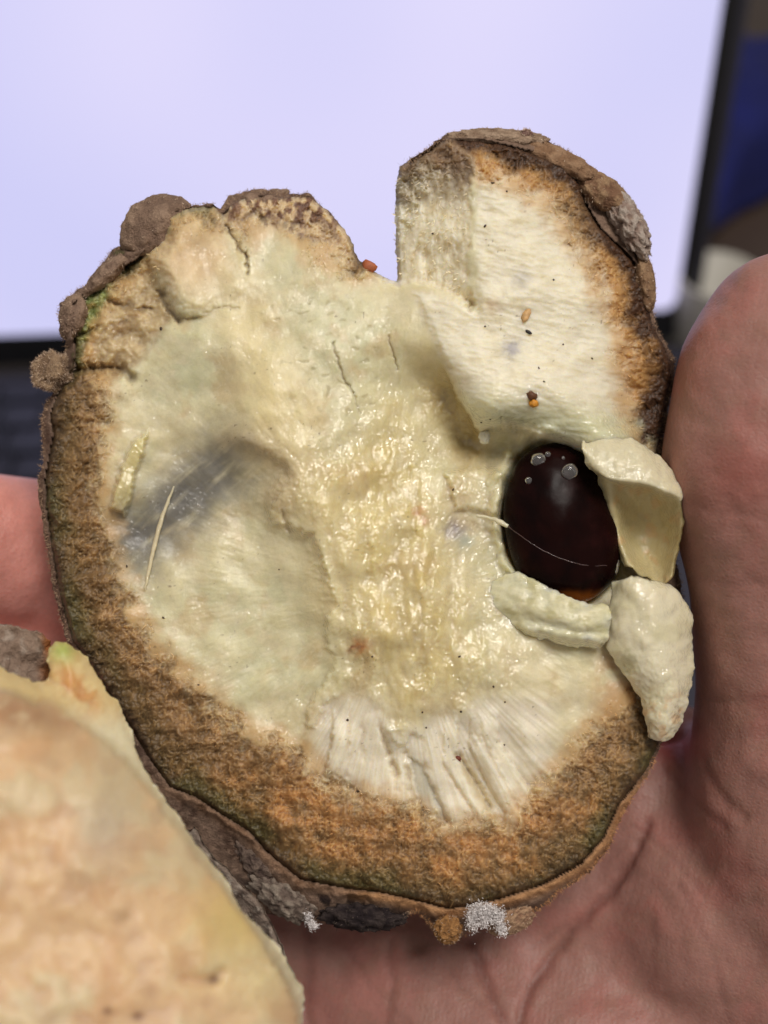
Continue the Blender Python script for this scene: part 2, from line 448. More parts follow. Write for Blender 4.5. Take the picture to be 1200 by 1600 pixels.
P_OUT = [(112,478),(130,460),(150,445),(170,422),(195,415),(215,405),(232,385),(240,372),(262,335),(300,324),(335,322),(349,336),(365,318),(390,306),(430,308),(465,309),(482,306),(515,332),(545,368),(562,408),
         (577,420),(600,432),(621,441),(620,415),(617,345),(621,262),(636,252),(665,237),(693,219),(750,217),(800,228),(850,242),(885,258),(906,285),(920,325),(940,358),(985,400),(1006,430),(1012,480),(1020,510),(1036,540),(1050,567),(1048,595),(1038,645),(1026,700),
         (1030,760),(1035,850),(1046,940),(1040,1050),(1028,1120),(1028,1165),(1007,1208),(967,1257),(943,1309),(908,1350),(850,1382),(780,1405),(733,1417),(698,1420),(628,1402),(595,1395),(550,1390),(470,1375),(415,1330),(390,1300),(350,1275),(305,1245),(265,1230),(228,1178),(195,1122),(155,1062),(114,1002),(102,960),(88,900),(73,800),(70,750),(83,680),(78,650),(90,615),(100,592),(114,578),(118,545),(112,520),(118,505),(110,490)]
R_OUT = [(91,487),(93,475),(111,458),(124,452),(145,440),(160,410),(175,390),(195,385),(215,380),(235,362),(262,330),(300,320),(335,318),(345,330),(352,318),(378,300),(410,296),(440,303),(465,304),(480,300),(513,333),(542,372),(558,412),
         (577,426),(600,438),(628,448),(628,415),(625,345),(628,266),(640,250),(665,233),(692,214),(720,208),(750,204),(790,205),(840,215),(885,234),(920,261),(955,284),(977,300),(985,345),(1000,392),(1010,420),(1017,440),(1018,480),(1026,510),(1041,540),(1056,565),(1053,595),(1043,645),(1034,700),
         (1040,760),(1050,850),(1062,900),(1070,950),(1060,1050),(1040,1120),(1031,1168),(1020,1198),(997,1233),(968,1281),(950,1328),(921,1363),(880,1389),(850,1417),(818,1432),(812,1444),(786,1456),(751,1446),(727,1460),(714,1469),(692,1466),(675,1449),(655,1424),(638,1429),(625,1442),(576,1445),(538,1436),(500,1440),(478,1441),(455,1436),(420,1428),(385,1418),(345,1388),(300,1345),(258,1298),(225,1250),(208,1200),(189,1124),(149,1064),(107,1004),(95,962),(80,900),(63,790),(60,755),(68,700),(64,656),(70,635),(82,612),(95,590),(99,560),(103,540),(99,532),(103,512),(91,495)]

CH = [ # x, y, height of the broken face
 (70,760,-14),(85,900,-10),(120,1010,-8),(200,1130,-6),(280,1230,-6),(420,1320,-8),(560,1390,-14),(700,1415,-18),(850,1375,-16),(960,1260,-14),(1025,1160,-16),
 (110,480,-30),(90,620,-22),(130,560,-14),(180,420,-28),(240,380,-18),(300,330,-2),(390,310,-20),(470,312,-18),(540,370,-8),(570,420,-2),(615,445,2),
 (640,260,20),(690,225,22),(760,225,22),(860,255,10),(920,330,-6),(985,400,-22),(1012,480,-30),(1045,560,-42),(1030,700,-46),(1040,850,-40),(1045,950,-36),(1040,1060,-30),
 (745,260,46),(745,330,52),(740,420,52),(745,480,46),(820,330,44),(880,400,32),(940,470,10),(960,580,2),(980,650,-18),(800,450,52),(850,560,46),(780,560,58),(760,640,60),(830,640,58),(900,680,40),(960,690,26),(700,500,46),(690,560,44),(725,610,52),
 (150,700,4),(150,850,4),(190,980,4),(280,1080,4),(380,1180,4),(480,1230,6),(600,1310,10),(720,1330,8),(850,1290,8),(920,1200,4),(980,1110,-2),
 (180,480,-14),(200,540,-10),(190,620,0),(230,640,0),(300,520,20),(330,600,18),(260,580,14),
 (200,760,2),(240,720,-10),(210,840,-18),(260,790,-22),(310,750,-22),(350,730,-14),(240,870,-16),(380,800,-10),(330,860,-10),(300,950,-4),(400,920,-2),(400,1020,-2),(470,980,0),(470,1080,-2),(350,1080,0),(430,1130,2),
 (370,560,36),(420,640,52),(380,690,30),(470,740,54),(430,790,24),(520,850,50),(510,960,34),
 (440,420,14),(520,420,14),(480,500,28),(560,500,24),(520,600,36),(570,620,24),(580,720,22),(590,800,26),(620,560,12),(640,490,22),(650,600,-6),(680,660,-20),(640,700,2),(720,690,-30),(770,720,-34),(700,760,0),(660,830,18),
 (600,900,36),(640,960,44),(680,900,28),(560,1000,40),(620,1050,40),(700,1020,36),(590,1110,30),(660,1120,28),(740,1090,26),(760,950,14),(730,860,-2),(770,850,-20),(820,1040,24),(880,1080,16),(840,1130,18),(940,1050,4),
 (800,700,-36),(860,740,-60),(860,860,-64),(920,900,-58),(940,790,-58),(790,790,-36),(840,920,-30),(960,990,-10),(900,1020,8),
 (540,1180,12),(620,1220,10),(700,1230,6),(780,1220,8),(840,1190,10)]
base_h = tps(CH)

LUMP = [(262,336),(300,323),(336,321),(352,345),(358,368),(368,395),(384,420),(392,455),(372,478),(345,486),(318,497),(296,500),(276,492),(258,470),(250,448),(238,428),(224,404),(236,388),(252,372),(256,352)]
WALL = [(600,225),(640,215),(693,205),(742,246),(737,300),(739,360),(731,410),(741,470),(735,486),(722,470),(700,456),(676,446),(645,440),(622,446),(600,440)]
LEDGE = [(640,452),(652,478),(668,512),(685,552),(704,590),(720,628),(738,655),(748,672),(770,664),(800,661),(835,672),(870,687),(905,700),(950,705),(1010,720),(1090,600),(1070,480),(1030,400),(985,330),(930,240),(840,200),(752,180),(744,246),(742,340),(743,430),(745,485),(722,470),(690,455)]
CORE = [(470,725),(455,742),(436,766),(420,786),(418,806),(427,822),(455,828),(485,838),(498,870),(505,900),(516,925),(520,945),(508,962),(504,985),(506,1012),(522,1031),(508,1055),(492,1078),(478,1104),(473,1130),(480,1143),(494,1138),(504,1116),(516,1100),(545,1086),(572,1092),(590,1118),(602,1148),(618,1168),(636,1170),(646,1150),(662,1160),(676,1140),(700,1128),(730,1132),(742,1112),(780,1080),(800,1020),(760,960),(748,900),(720,850),(700,800),(660,720),(600,690),(520,690)]
SHELF = [(205,688),(236,668),(228,705),(214,745),(207,785),(197,811),(186,804),(168,795),(176,765),(188,725)]
GRAN = [(687,736),(706,729),(726,727),(748,724),(772,726),(800,738),(800,790),(782,812),(756,806),(730,800),(706,803),(703,780),(697,758)]
PITH = [(150,596),(167,640),(160,700),(155,760),(165,820),(178,880),(208,955),(238,1005),(290,1052),(345,1112),(400,1152),(468,1168),(490,1200),(505,1222),(560,1240),(610,1250),(655,1268),(690,1294),(740,1286),(790,1290),(826,1250),(860,1222),(880,1190),(915,1150),(955,1120),(990,1092),(1010,1040),(1100,900),(1085,720),(1000,690),(985,640),(972,580),(965,520),(945,460),(912,400),(880,345),(845,312),(815,296),(770,270),(735,262),(700,270),(640,320),(625,360),(560,430),(530,410),(490,392),(455,365),(420,345),(392,352),(382,372),(372,360),(300,330),(262,345),(232,402),(200,436),(160,480),(140,500),(128,540),(140,566),(150,575)]
SEEDC = (877, 818)

def seed_uv(X, Y):
    a = math.radians(-13)
    dx = X - SEEDC[0]; dy = Y - SEEDC[1]
    u = dx * math.cos(a) + dy * math.sin(a) * 1.0; v = -dx * math.sin(a) + dy * math.cos(a)
    return u, v

def polar(X, Y):
    """radial (fibre) coordinates around the core"""
    dx = X - 612; dy = (Y - 930)
    return np.arctan2(dy, dx), np.hypot(dx, dy)

def pulp_fields(X, Y):
    X = X.astype(np.float64); Y = Y.astype(np.float64)
    wx = fbm(X, Y, 26, 1, 3) * 6; wy = fbm(X, Y, 26, 2, 3) * 6
    wx2 = fbm(X, Y, 11, 3, 2) * 3; wy2 = fbm(X, Y, 11, 4, 2) * 3
    XW, YW = X + wx + wx2, Y + wy + wy2
    dP = -sdf(P_OUT, X, Y)
    sp = sdf(PITH, XW, YW)                       # >0 : brown zone
    sl = sdf(LUMP, X + wx2, Y + wy2); sw = sdf(WALL, X + wx2 * 1.2 + wx * 1.1, Y + wy2 * .8); sg = sdf(LEDGE, X + wx2, Y + wy2)
    sc = sdf(CORE, X + wx2 * 1.3 + wx * .4, Y + wy2 * 1.3 + wy * .4); sh = sdf(SHELF, X + wx2, Y + wy2); sr = sdf(GRAN, X + wx2, Y + wy2)
    ang, rad = polar(X, Y)
    H = base_h(X, Y)
    # ---- broken layers
    lump = ss(0, 14, -sl); H += 26 * ss(0, 30, -sl) * (.35 + .65 * ss(330, 260, X)) + 10 * ss(0, 7, -sl) * ss(352, 300, X)
    H += 7 * ss(0, 12, -sg) * ss(430, 470, Y); H -= 34 * ss(1, 14, sg) * ss(75, 35, sg) * ss(640, 665, Y) * ss(740, 775, X)
    core = ss(0, 60, -sc); cst = np.clip(ss(545, 505, X) * ss(735, 790, Y) + ss(588, 604, X) * ss(672, 648, X) * ss(1120, 1142, Y), 0, 1)
    H += 11 * ss(0, 9, -sc) * cst + 8 * core
    shelf = ss(0, 8, -sh); H += 20 * shelf; H += 13 * ss(0, 12, -sr)
    wall = ss(-4, 7, -sw)
    Hw = -34 + 84 * np.clip((X - 615) / 125, 0, 1.05) + fbm(X, Y * .45, 18, 5, 4) * 6 + fbm(X, Y, 7, 6, 2) * 1.4
    Hw -= 26 * ss(700, 738, X) * ss(440, 480, Y)
    H = H * (1 - wall) + Hw * wall
    hol = sdf([(232,706),(290,668),(330,672),(365,690),(410,700),(450,728),(452,745),(420,786),(427,822),(485,838),(505,900),(518,945),(500,985),(430,1030),(320,950),(240,880),(196,840),(188,770)], X + wx * .8 + wx2, Y + wy * .8 + wy2)
    hw = ss(990, 800, Y - (X - 400) * .35); H -= (7 * ss(-6, 14, -hol) + 10 * ss(0, 70, -hol)) * hw * ss(340, 430, X)
    H += 5 * np.exp(-((hol - 5) / 12) ** 2) * hw * ss(340, 430, X)
    # step left of the ledge: deep trough under it
    out = ss(0, 5, sg) * ss(60, 0, sg) * ss(560, 620, Y) * ss(775, 735, X) * ss(600, 660, X); H -= 34 * out
    # seed pocket
    u, v = seed_uv(X, Y); e = np.sqrt((u / 96) ** 2 + (v / 134) ** 2)
    H -= 40 * ss(1.02, 0.86, e); H += 30 * np.exp(-((e - 1.06 - .06 * fbm(X, Y, 30, 27, 3)) / .11) ** 2) * ss(890, 830, X) * (.75 + .5 * fbm(X, Y, 40, 28, 2)); H -= 55 * ss(1.0, .7, np.hypot((X - 1012) / 56, (Y - 825) / 95))
    # lobes at the upper left with cracks between them
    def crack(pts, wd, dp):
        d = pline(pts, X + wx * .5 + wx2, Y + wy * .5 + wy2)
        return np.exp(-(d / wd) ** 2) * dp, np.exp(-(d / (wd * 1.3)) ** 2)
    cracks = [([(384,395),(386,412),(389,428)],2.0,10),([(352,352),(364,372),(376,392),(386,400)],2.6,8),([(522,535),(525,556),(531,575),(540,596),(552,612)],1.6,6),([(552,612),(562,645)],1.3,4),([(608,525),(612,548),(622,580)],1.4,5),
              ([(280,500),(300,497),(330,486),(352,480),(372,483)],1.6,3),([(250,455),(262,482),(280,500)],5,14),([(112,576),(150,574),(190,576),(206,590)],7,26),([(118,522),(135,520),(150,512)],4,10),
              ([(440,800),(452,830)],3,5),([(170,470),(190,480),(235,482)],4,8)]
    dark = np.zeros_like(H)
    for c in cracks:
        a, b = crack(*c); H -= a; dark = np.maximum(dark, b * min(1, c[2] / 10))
    # ---- fibres and grain
    brown = ss(-12, 12, sp + fbm(X, Y, 40, 8, 4) * 34)
    chunk = ss(4, -8, np.minimum(sg, sw) ) * (1 - wall)
    wetc = np.clip(ss(-70, 70, -sc) + .7 * np.exp(-(((X - 590) / 60) ** 2 + ((Y - 690) / 90) ** 2)) + .6 * np.exp(-(pline([(470,720),(520,850),(520,960)], X, Y) / 40) ** 2) + .8 * shelf + ss(0, 12, -sr) + 0.8 * out + 0.6 * ss(60, 0, np.hypot(X - 790, Y - 880) - 60), 0, 1)
    strip = ss(-30, 5, sc) * ss(470, 510, X) * ss(890, 840, X) * ss(1070, 1110, Y) * (1 - brown)
    fib = fbm(ang * 300, rad * .22, 9, 10, 4)
    H += fib * .8 * (.5 + ss(-.2, .5, fbm(X, Y, 90, 16, 2))) * (1 - brown) * (1 - chunk) * (1 - core * .7)
    H += fbm(X * .35 + Y * .08, Y - X * .2, 8, 12, 4) * 2.4 * chunk * (1 - brown)
    H += fbm(X, Y, 75, 14, 2) * 9 + fbm(X, Y, 24, 15, 3) * .8 * (1 - brown)
    # strips fanning out at the bottom
    a2 = np.arctan2(Y - 950, X - 622)
    sa = fbm(a2 * 100, rad * .05, 7, 21, 3, .6)
    H += strip * (sa * 1.5 + fbm(a2 * 260, rad * .04, 6, 24, 3) * 2.2)
    tread = np.zeros_like(H); recess = np.zeros_like(H)
    for pts, wd, dp in (([(546,1100),(545,1150),(543,1210)],5,8),([(568,1100),(567,1150),(564,1200)],6,9),([(590,1125),(604,1165),(620,1210)],6,11),([(634,1178),(646,1235),(664,1300)],6,12),([(664,1195),(682,1240),(704,1288)],5,9),
                        ([(694,1195),(722,1240),(754,1288)],4,7),([(715,1180),(748,1235),(782,1292)],7,15),([(752,1150),(780,1205),(812,1262)],5,9),([(778,1158),(806,1200),(836,1244)],4,6),([(520,1150),(512,1190),(505,1215)],4,5),([(612,1190),(618,1225),(622,1245)],4,6),([(735,1170),(765,1230),(790,1270)],3,4)):
        d = pline(pts, X + wx2 * .9 + wx * .3, Y)
        g = np.exp(-(d / (wd * (.5 + .5 * ss(1110, 1230, Y)))) ** 2) * ss(1095, 1170, Y) * ss(-.5, .2, fbm(X, Y, 40, 26, 2) + .1)
        H -= g * dp * (1 - .5 * brown) * (1.15 if dp > 10 else .6); pa = np.array(pts, float); xg = np.interp(Y, pa[:, 1], pa[:, 0]) + wx2 * .9 + wx * .3; stp = ((pts[0][0] * 7) % 11 - 5) * 2.8; H += strip * stp * ss(-2.5, 2.5, X - xg) * ss(46, 10, np.abs(X - xg)) * ss(1100, 1150, Y); tread = np.maximum(tread, g * (dp / 13 if dp > 10 else .35))
    rec = sdf([(638,1180),(662,1196),(702,1286),(664,1302)], X + wx2, Y + wy2); H -= 10 * ss(2, -4, rec); recess = ss(3, -5, rec)
    # granular core
    g1 = pn(X / 11, Y / 14, 31); g2 = pn(X / 5.5, Y / 6.5, 32)
    gm = ss(-.25, .3, fbm(X, Y, 55, 34, 3)); g3 = np.clip(pn((X + wx2) / 6.2, (Y + wy2) / 7.0, 35) - .12, 0, 1); H += wetc * (g2 * .8 * gm + g3 * 4.2 * (.25 + .75 * gm)) + ss(-50, 60, -sc) * fbm(X * 1.3, Y * .7, 52, 33, 3) * 11
    # brown crumbly zone
    cr_ = np.abs(pn((X + wx) / 9, (Y + wy) / 9, 41)) * .8 + np.abs(pn(X / 4.3, Y / 4.3, 42)) * .7 + np.abs(pn((X + wx) / 26, (Y + wy) / 26, 43)) * .9
    H += brown * (3 - cr_ * (7 + 4 * fbm(X, Y, 70, 44, 2))) + brown * (fbm(X, Y, 55, 45, 3) * 8 + fbm(X, Y, 19, 46, 3) * 7)
    lowpit = np.clip(cr_ - .55, 0, 1)
    # pock marks of the pale panel
    pk = ss(0.42, 0.62, pn(X / 15, Y / 11, 51)) * ss(40, 120, -sdf([(380,430),(560,420),(650,480),(640,640),(560,720),(440,680),(360,520)], X, Y) + 40)
    H -= pk * .8
    edge = ss(0, 7, dP); H -= (1 - edge) * 16
    # ------------------------------------------------ colour (albedo)
    n_big = fbm(X, Y, 150, 61, 3); n_mid = fbm(X, Y, 45, 62, 4); n_sm = fbm(X, Y, 12, 63, 3)
    C = np.ones(X.shape + (3,)) * lin(222, 211, 175)
    C = mix(C, lin(210, 206, 170), ss(-.15, .35, n_big + .3 * n_mid) * .7)
    green = np.exp(-(((X - 580) / 95) ** 2 + ((Y - 590) / 130) ** 2)) + .8 * np.exp(-(((X - 300) / 110) ** 2 + ((Y - 590) / 70) ** 2)) + .9 * np.exp(-(((X - 370) / 130) ** 2 + ((Y - 960) / 110) ** 2))
    C = mix(C, lin(200, 206, 172), np.clip(green, 0, 1) * .42)
    cs_ = ss(-30, 90, -sc + n_mid * 40); yel = np.clip(cs_ * .9 + np.exp(-(((X - 610) / 60) ** 2 + ((Y - 760) / 160) ** 2)) + .6 * np.exp(-(((X - 430) / 50) ** 2 + ((Y - 640) / 90) ** 2)), 0, 1)
    C = mix(C, lin(219, 200, 140), yel * .85)
    C = mix(C, lin(222, 210, 176), ss(0, .4, n_mid) * .5); C = mix(C, lin(204, 182, 138), ss(.1, .5, fbm(X, Y, 70, 68, 4)) * .6)
    C = mix(C, lin(234, 226, 198), ss(.05, .5, fbm(ang * 330 + wx * 3, rad * .3 + wy, 9, 73, 4)) * .32 * (1 - core)); C = mix(C, lin(196, 186, 138), ss(.1, .5, fbm(ang * 260 + wx * 3, rad * .3 + wy, 14, 74, 4)) * .28 * (1 - core))
    C = mix(C, lin(224, 212, 172), core * ss(.0, .45, fbm(X, Y * .7, 26, 75, 3)) * .4); C = mix(C, lin(190, 168, 104), core * ss(.05, .5, fbm(X, Y * .7, 40, 76, 3)) * .4)
    C = mix(C, lin(234, 227, 205), chunk * .9)
    C = mix(C, lin(222, 211, 178), chunk * ss(0, .5, fbm(X * .4, Y - X * .2, 18, 65, 4)) * .6)
    C = mix(C, lin(208, 208, 170), chunk * np.exp(-((Y - 655 - (X - 800) * .12) / 34) ** 2) * .8)
    C = mix(C, lin(190, 168, 112), np.clip(out * .8 + .5 * np.exp(-(pline([(665,560),(700,660),(740,710)], X + wx, Y + wy) / 36) ** 2) * (1 - chunk), 0, 1)); C = mix(C, lin(212, 198, 140), shelf * .8)
    C = mix(C, lin(218, 190, 148), lump * ss(.95, .2, np.hypot((X - 300) / 100, (Y - 390) / 110)) * .8)
    C = mix(C, lin(206, 180, 140), (1 - chunk) * ss(.15, .5, n_mid) * ss(640, 560, Y) * ss(260, 160, X) * .8)
    lob = ss(8, -10, sdf([(100,440),(180,400),(232,402),(256,470),(276,500),(240,530),(215,575),(160,600),(90,600)], X + wx * 1.2, Y + wy * 1.2)) * (1 - lump)
    C = mix(C, mix(np.ones(X.shape + (3,)) * lin(196, 172, 132), lin(168, 138, 98), ss(-.1, .4, n_mid)), lob * .85); H -= lob * (14 - fbm(X, Y, 34, 69, 4) * 16)
    C = mix(C, lin(226, 211, 164), np.exp(-(pline([(380,500),(430,620),(465,720),(515,840),(515,950)], X + wx, Y + wy) / 42) ** 2) * .75)
    # tan tissue along the torn left ridge
    tan = np.exp(-(pline([(360,690),(410,700),(450,735),(430,780)], X + wx, Y + wy) / 26) ** 2)
    C = mix(C, lin(204, 184, 146), tan * .75)
    C = mix(C, lin(236, 227, 206), strip * .9)
    C = mix(C, lin(196, 176, 132), strip * np.clip(tread, 0, 1) * .6); C = mix(C, lin(206, 200, 180), strip * np.maximum(recess * .9, ss(.1, .6, sa) * .4))
    wcol = mix(np.ones(X.shape + (3,)) * lin(238, 229, 202), lin(222, 208, 172), ss(-.1, .45, fbm(X, Y * .4, 13, 66, 4)))
    wcol = mix(wcol, lin(120, 88, 62), ss(345, 235, Y + n_mid * 40 + 8 * n_sm) * .9)
    # grey stain with darker streaks
    st = np.exp(-(pline([(338,738),(300,768),(258,808),(212,842)], X + wx * 1.6, Y + wy * 1.6) / 54) ** 2.2)
    rot_x = (X - 280) * .74 - (Y - 785) * .67; rot_y = (X - 280) * .67 + (Y - 785) * .74
    stn = st * ss(-.75, .45, fbm(rot_x * .22, rot_y, 17, 67, 4) + .34 + .2 * n_mid) 
    C = mix(C, lin(154, 151, 140), st * (.45 + .35 * ss(-.3, .3, n_mid))); C = mix(C, lin(98, 96, 94), stn * .8)
    for (gx, gy, gr, gc, ga) in ((712,828,17,(126,112,122),.8),(728,845,14,(176,186,176),.6),(800,545,13,(150,146,158),.7),(815,440,16,(184,178,170),.6),(645,978,34,(178,160,124),.45),(562,1009,13,(196,126,62),.9),(552,1013,5,(120,66,40),.8),(655,800,9,(206,150,110),.7),(664,815,7,(190,110,80),.6),(1012,1060,14,(200,160,120),.5),(210,960,10,(200,160,84),.6),(770,478,14,(190,160,120),.5)):
        C = mix(C, lin(*gc), np.exp(-(np.hypot(X + wx2 * 2 - gx, (Y + wy2 * 2 - gy)) / gr) ** 2) * ga)
    right_low = ss(900, 960, X) * ss(1000, 1050, Y) * ss(1190, 1120, Y)
    C = mix(C, lin(196, 158, 112), right_low * ss(-.3, .3, n_mid + .2) * .8)
    # brown zone
    B = np.ones(X.shape + (3,)) * lin(148, 115, 76)
    B = mix(B, lin(182, 132, 80), ss(-.45, .3, n_mid + .2 * n_big) * ss(1170, 1260, Y) * .95); B = mix(B, lin(120, 92, 58), ss(.0, .5, fbm(X, Y, 80, 72, 3)) * .6)
    B = mix(B, lin(176, 140, 98), ss(-.1, .5, n_sm) * .5)
    B = mix(B, lin(104, 76, 46), ss(.05, .7, lowpit) * .5); B = mix(B, lin(190, 158, 112), ss(26, 0, sp + n_sm * 8) * .55)
    B = B * (1 + .42 * fbm(X, Y, 26, 78, 4))[..., None]; B = mix(B, lin(206, 180, 138), ss(.25, .6, fbm(X, Y, 9, 79, 3)) * ss(30, -5, sp) * .8)
    B = mix(B, lin(112, 86, 54), ss(460, 330, X) * ss(-.3, .3, fbm(X, Y, 60, 83, 3)) * .55)
    edge_d = ss(72, 8, dP + n_mid * 30)
    left = ss(420, 300, X)
    B = mix(B, lin(98, 80, 46), edge_d * (.58 + .35 * ss(-.2, .4, n_mid)) * ss(600, 640, Y))
    B = mix(B, lin(58, 42, 28), ss(30, 3, dP + n_sm * 10) * .7)
    B = mix(B, lin(84, 88, 46), ss(44, 8, dP + n_mid * 22) * ss(.0, .4, n_big + .1) * .4)
    top = ss(460, 380, Y) * ss(560, 540, X)                   # spotted upper lobe
    B = mix(B, mix(np.ones(X.shape + (3,)) * lin(206, 180, 142), lin(116, 84, 66), ss(-.3, .2, fbm(X, Y * .7, 13, 71, 3)) * ss(425, 340, Y + 30 * n_mid + np.abs(X - 450) * .3)), top * ss(330, 345, X))
    lobes = ss(590, 570, Y) * ss(330, 240, X); top = top * (1 - lobes)
    B = mix(B, lin(176, 150, 112), lobes * .8); B = mix(B, lin(146, 156, 92), lobes * ss(.0, .35, np.exp(-(((X - 130) / 38) ** 2 + ((Y - 480) / 34) ** 2)) + .25 * n_mid))
    B = mix(B, lin(90, 96, 50), lobes * ss(26, 4, dP + n_sm * 8) * .8)
    rightc = ss(900, 960, X + (Y - 400) * -.1) * ss(720, 690, Y) + ss(330, 280, Y) * ss(640, 700, X)
    rightc = np.clip(rightc, 0, 1)
    B = mix(B, mix(np.ones(X.shape + (3,)) * lin(186, 142, 88), lin(66, 40, 24), ss(48, 12, dP + n_mid * 26 - 14 * ss(520, 640, Y))), rightc * .95)
    bcol = np.clip(.5 * brown + .5 * ss(-34, 20, sp + fbm(X, Y, 26, 77, 4) * 40 + n_sm * 10), 0, 1)[..., None]
    C = C * (1 - bcol) + B * bcol
    C = C * (1 - wall[..., None]) + wcol * wall[..., None]
    halo = (1 - wall) * ss(-34, -4, sp + n_mid * 16) * (1 - brown)
    C = mix(C, lin(204, 164, 108), halo * .55)
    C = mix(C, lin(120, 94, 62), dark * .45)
    C = mix(C, lin(176, 164, 120), pk * .45)
    sp_ = ss(.62, .7, pn(X / 6.3, Y / 6.3, 81)) * ss(.2, .5, pn(X / 60, Y / 60, 82))
    C = mix(C, lin(110, 84, 56), sp_ * .55 * (1 - brown))
    C *= (1 + .06 * n_sm)[..., None]
    wet = np.clip(wetc + .45 * (1 - brown) * (1 - chunk) * (1 - strip) * (1 - wall) * ss(-.3, .3, n_mid + .15) + chunk * np.exp(-((Y - 650 - (X - 800) * .1) / 40) ** 2) + .25 * right_low, 0, 1) * (1 - brown)
    return H, C, wet, brown, dP, wall

px_, py_, fa, sn = sheet(rough_poly(P_OUT, 3, 2.2, 12, 3), 1.6)
Hh, Cc, We, Br, dPp, Wl = pulp_fields(px_, py_)
pulp = mesh_np('pulp', held(px_, py_, Hh), fa, M_PULP, fruit, Cc, We)

def sample_h(xq, yq):
    return pulp_fields(np.asarray(xq, float), np.asarray(yq, float))[0]

# rind: a closed bowl behind the pulp that shows past its edge
rx, ry, rf, rs = sheet(rough_poly(R_OUT, 3, 2.6, 13, 9), 2.4)
sP = sdf(P_OUT, rx, ry); dR = -sdf(R_OUT, rx, ry)
low = base_h(rx, ry)
nR = fbm(rx, ry, 20, 91, 4); nR2 = fbm(rx, ry, 60, 92, 3)
hf = np.clip(low, -50, 60) - 4 - 125 * ss(2, 55, -sP) - np.clip(sP, 0, 60) * .4 + nR * 7 * ss(-6, 6, sP)
bm_ = ss(600, 560, ry) * ss(360, 330, rx) * ss(-6, -1, sP); hf = hf + bm_ * (fbm(rx, ry, 26, 97, 3) * 16 + 12)
hf = hf - 20 * ss(14, 0, dR)
# a thin lip that stands up round the lower edge
Hp_ = pulp_fields(rx, ry)[0]; hf = np.where(sP < 0, np.minimum(hf, Hp_ - 7), hf)
lw_ = fbm(rx, ry, 24, 98, 3); lip = np.exp(-((sP - 7 - 8 * lw_) / (6 + 4 * lw_)) ** 2) * ss(1150, 1230, ry); hf += lip * 12 * (sP > 0) * (.2 + .8 * ss(-.2, .3, fbm(rx, ry, 50, 96, 2)))
tt = np.clip(dR / 330, 0, 1)
hb = np.clip(low, -50, 60) - 30 - 330 * np.sqrt(1 - (1 - tt) ** 2) + nR * 16 + nR2 * 26 * ss(0, 80, dR)
hb = np.minimum(hb, hf - 6)
n0 = len(rx); inner = ~rs
bi = np.arange(n0); bi[inner] = n0 + np.arange(inner.sum())
V = np.concatenate([held(rx, ry, hf), np.stack([(rx[inner] - 600) * K, (800 - ry[inner]) * K, hb[inner] * K], 1)])
def rind_col(x, y, sPv, seed=0):
    n1 = fbm(x, y, 34, 93 + seed, 4); n2 = fbm(x, y, 10, 94 + seed, 3)
    c = np.ones(x.shape + (3,)) * lin(136, 112, 96)
    c = mix(c, lin(98, 76, 64), ss(-.1, .4, n1)); c = mix(c, lin(158, 132, 112), ss(.1, .6, n2) * .6)
    c = mix(c, lin(44, 34, 34), ss(.05, .35, fbm(x, y, 26, 95 + seed, 3)) * ss(1330, 1400, y) * ss(700, 560, x) * .95)
    c = mix(c, lin(206, 154, 106), np.exp(-((sPv - 7) / 8) ** 2) * ss(1180, 1260, y) * (.25 + .75 * ss(520, 600, x)) * .8)
    c = mix(c, lin(90, 100, 54), ss(.2, .5, n1) * ss(620, 560, y) * ss(300, 200, x) * .5)
    return c
c1 = rind_col(rx, ry, sP); c2 = rind_col(rx[inner], ry[inner], np.full(inner.sum(), 50.))
rind = mesh_np('rind', V, np.concatenate([rf, bi[rf][:, ::-1]]), M_RIND, fruit, np.concatenate([c1, c2]), 0.0)

# knobs of the fuzzy skin
def knob(c, r, rot, seed, cols, name='knob', parent=fruit, amp=.12, tilt=0, sub=5, mat=M_RIND, freq=2.2):
    V, Fc, d, N = blob_np(c, r, rot, sub, amp, freq, seed, tilt)
    c0 = mix(np.ones((len(V), 3)) * lin(*cols[0]), lin(*cols[1]), ss(-.35, .45, d)); c0 = mix(c0, lin(*cols[2]), ss(.2, .8, fbm(V[:, 0], V[:, 1], 9, seed, 3)) * .6)
    o = mesh_np(name, px2m(V), Fc, mat, parent, c0, 0.0)
    return o, V, N
kn = []
SK = ((132, 108, 92), (160, 134, 114), (94, 74, 64))
kn.append(knob((246, 354, -42), (60, 48, 46), -.5, 1, SK, amp=.14, freq=1.5))
kn.append(knob((82, 579, -34), (33, 30, 30), .2, 2, ((132, 108, 86), (166, 140, 112), (90, 70, 56)), amp=.26, freq=1.5))
kn.append(knob((408, 326, -58), (62, 30, 40), -.05, 3, SK, amp=.22, freq=1.7))
kn.append(knob((114, 494, -42), (21, 36, 30), .25, 4, SK, amp=.16, freq=1.7))
kn.append(knob((168, 426, -44), (50, 15, 30), -.75, 5, SK, amp=.16, freq=1.7))
kn.append(knob((980, 345, -34), (24, 62, 34), -.5, 7, ((150, 128, 116), (186, 172, 160), (96, 66, 58)), amp=.24, freq=3.2))
kn.append(knob((940, 300, -26), (44, 26, 30), .55, 8, ((128, 96, 74), (160, 130, 100), (92, 64, 48)), amp=.15))
kn.append(knob((870, 250, -22), (75, 20, 34), .42, 9, ((140, 108, 82), (164, 132, 104), (100, 70, 52)), amp=.12))
kn.append(knob((775, 216, -18), (82, 15, 30), .03, 10, ((148, 124, 104), (176, 152, 130), (104, 74, 56)), amp=.14))
kn.append(knob((823, 211, -4), (10, 9, 9), .03, 11, ((120, 90, 80), (150, 120, 110), (76, 48, 44)), amp=.3))
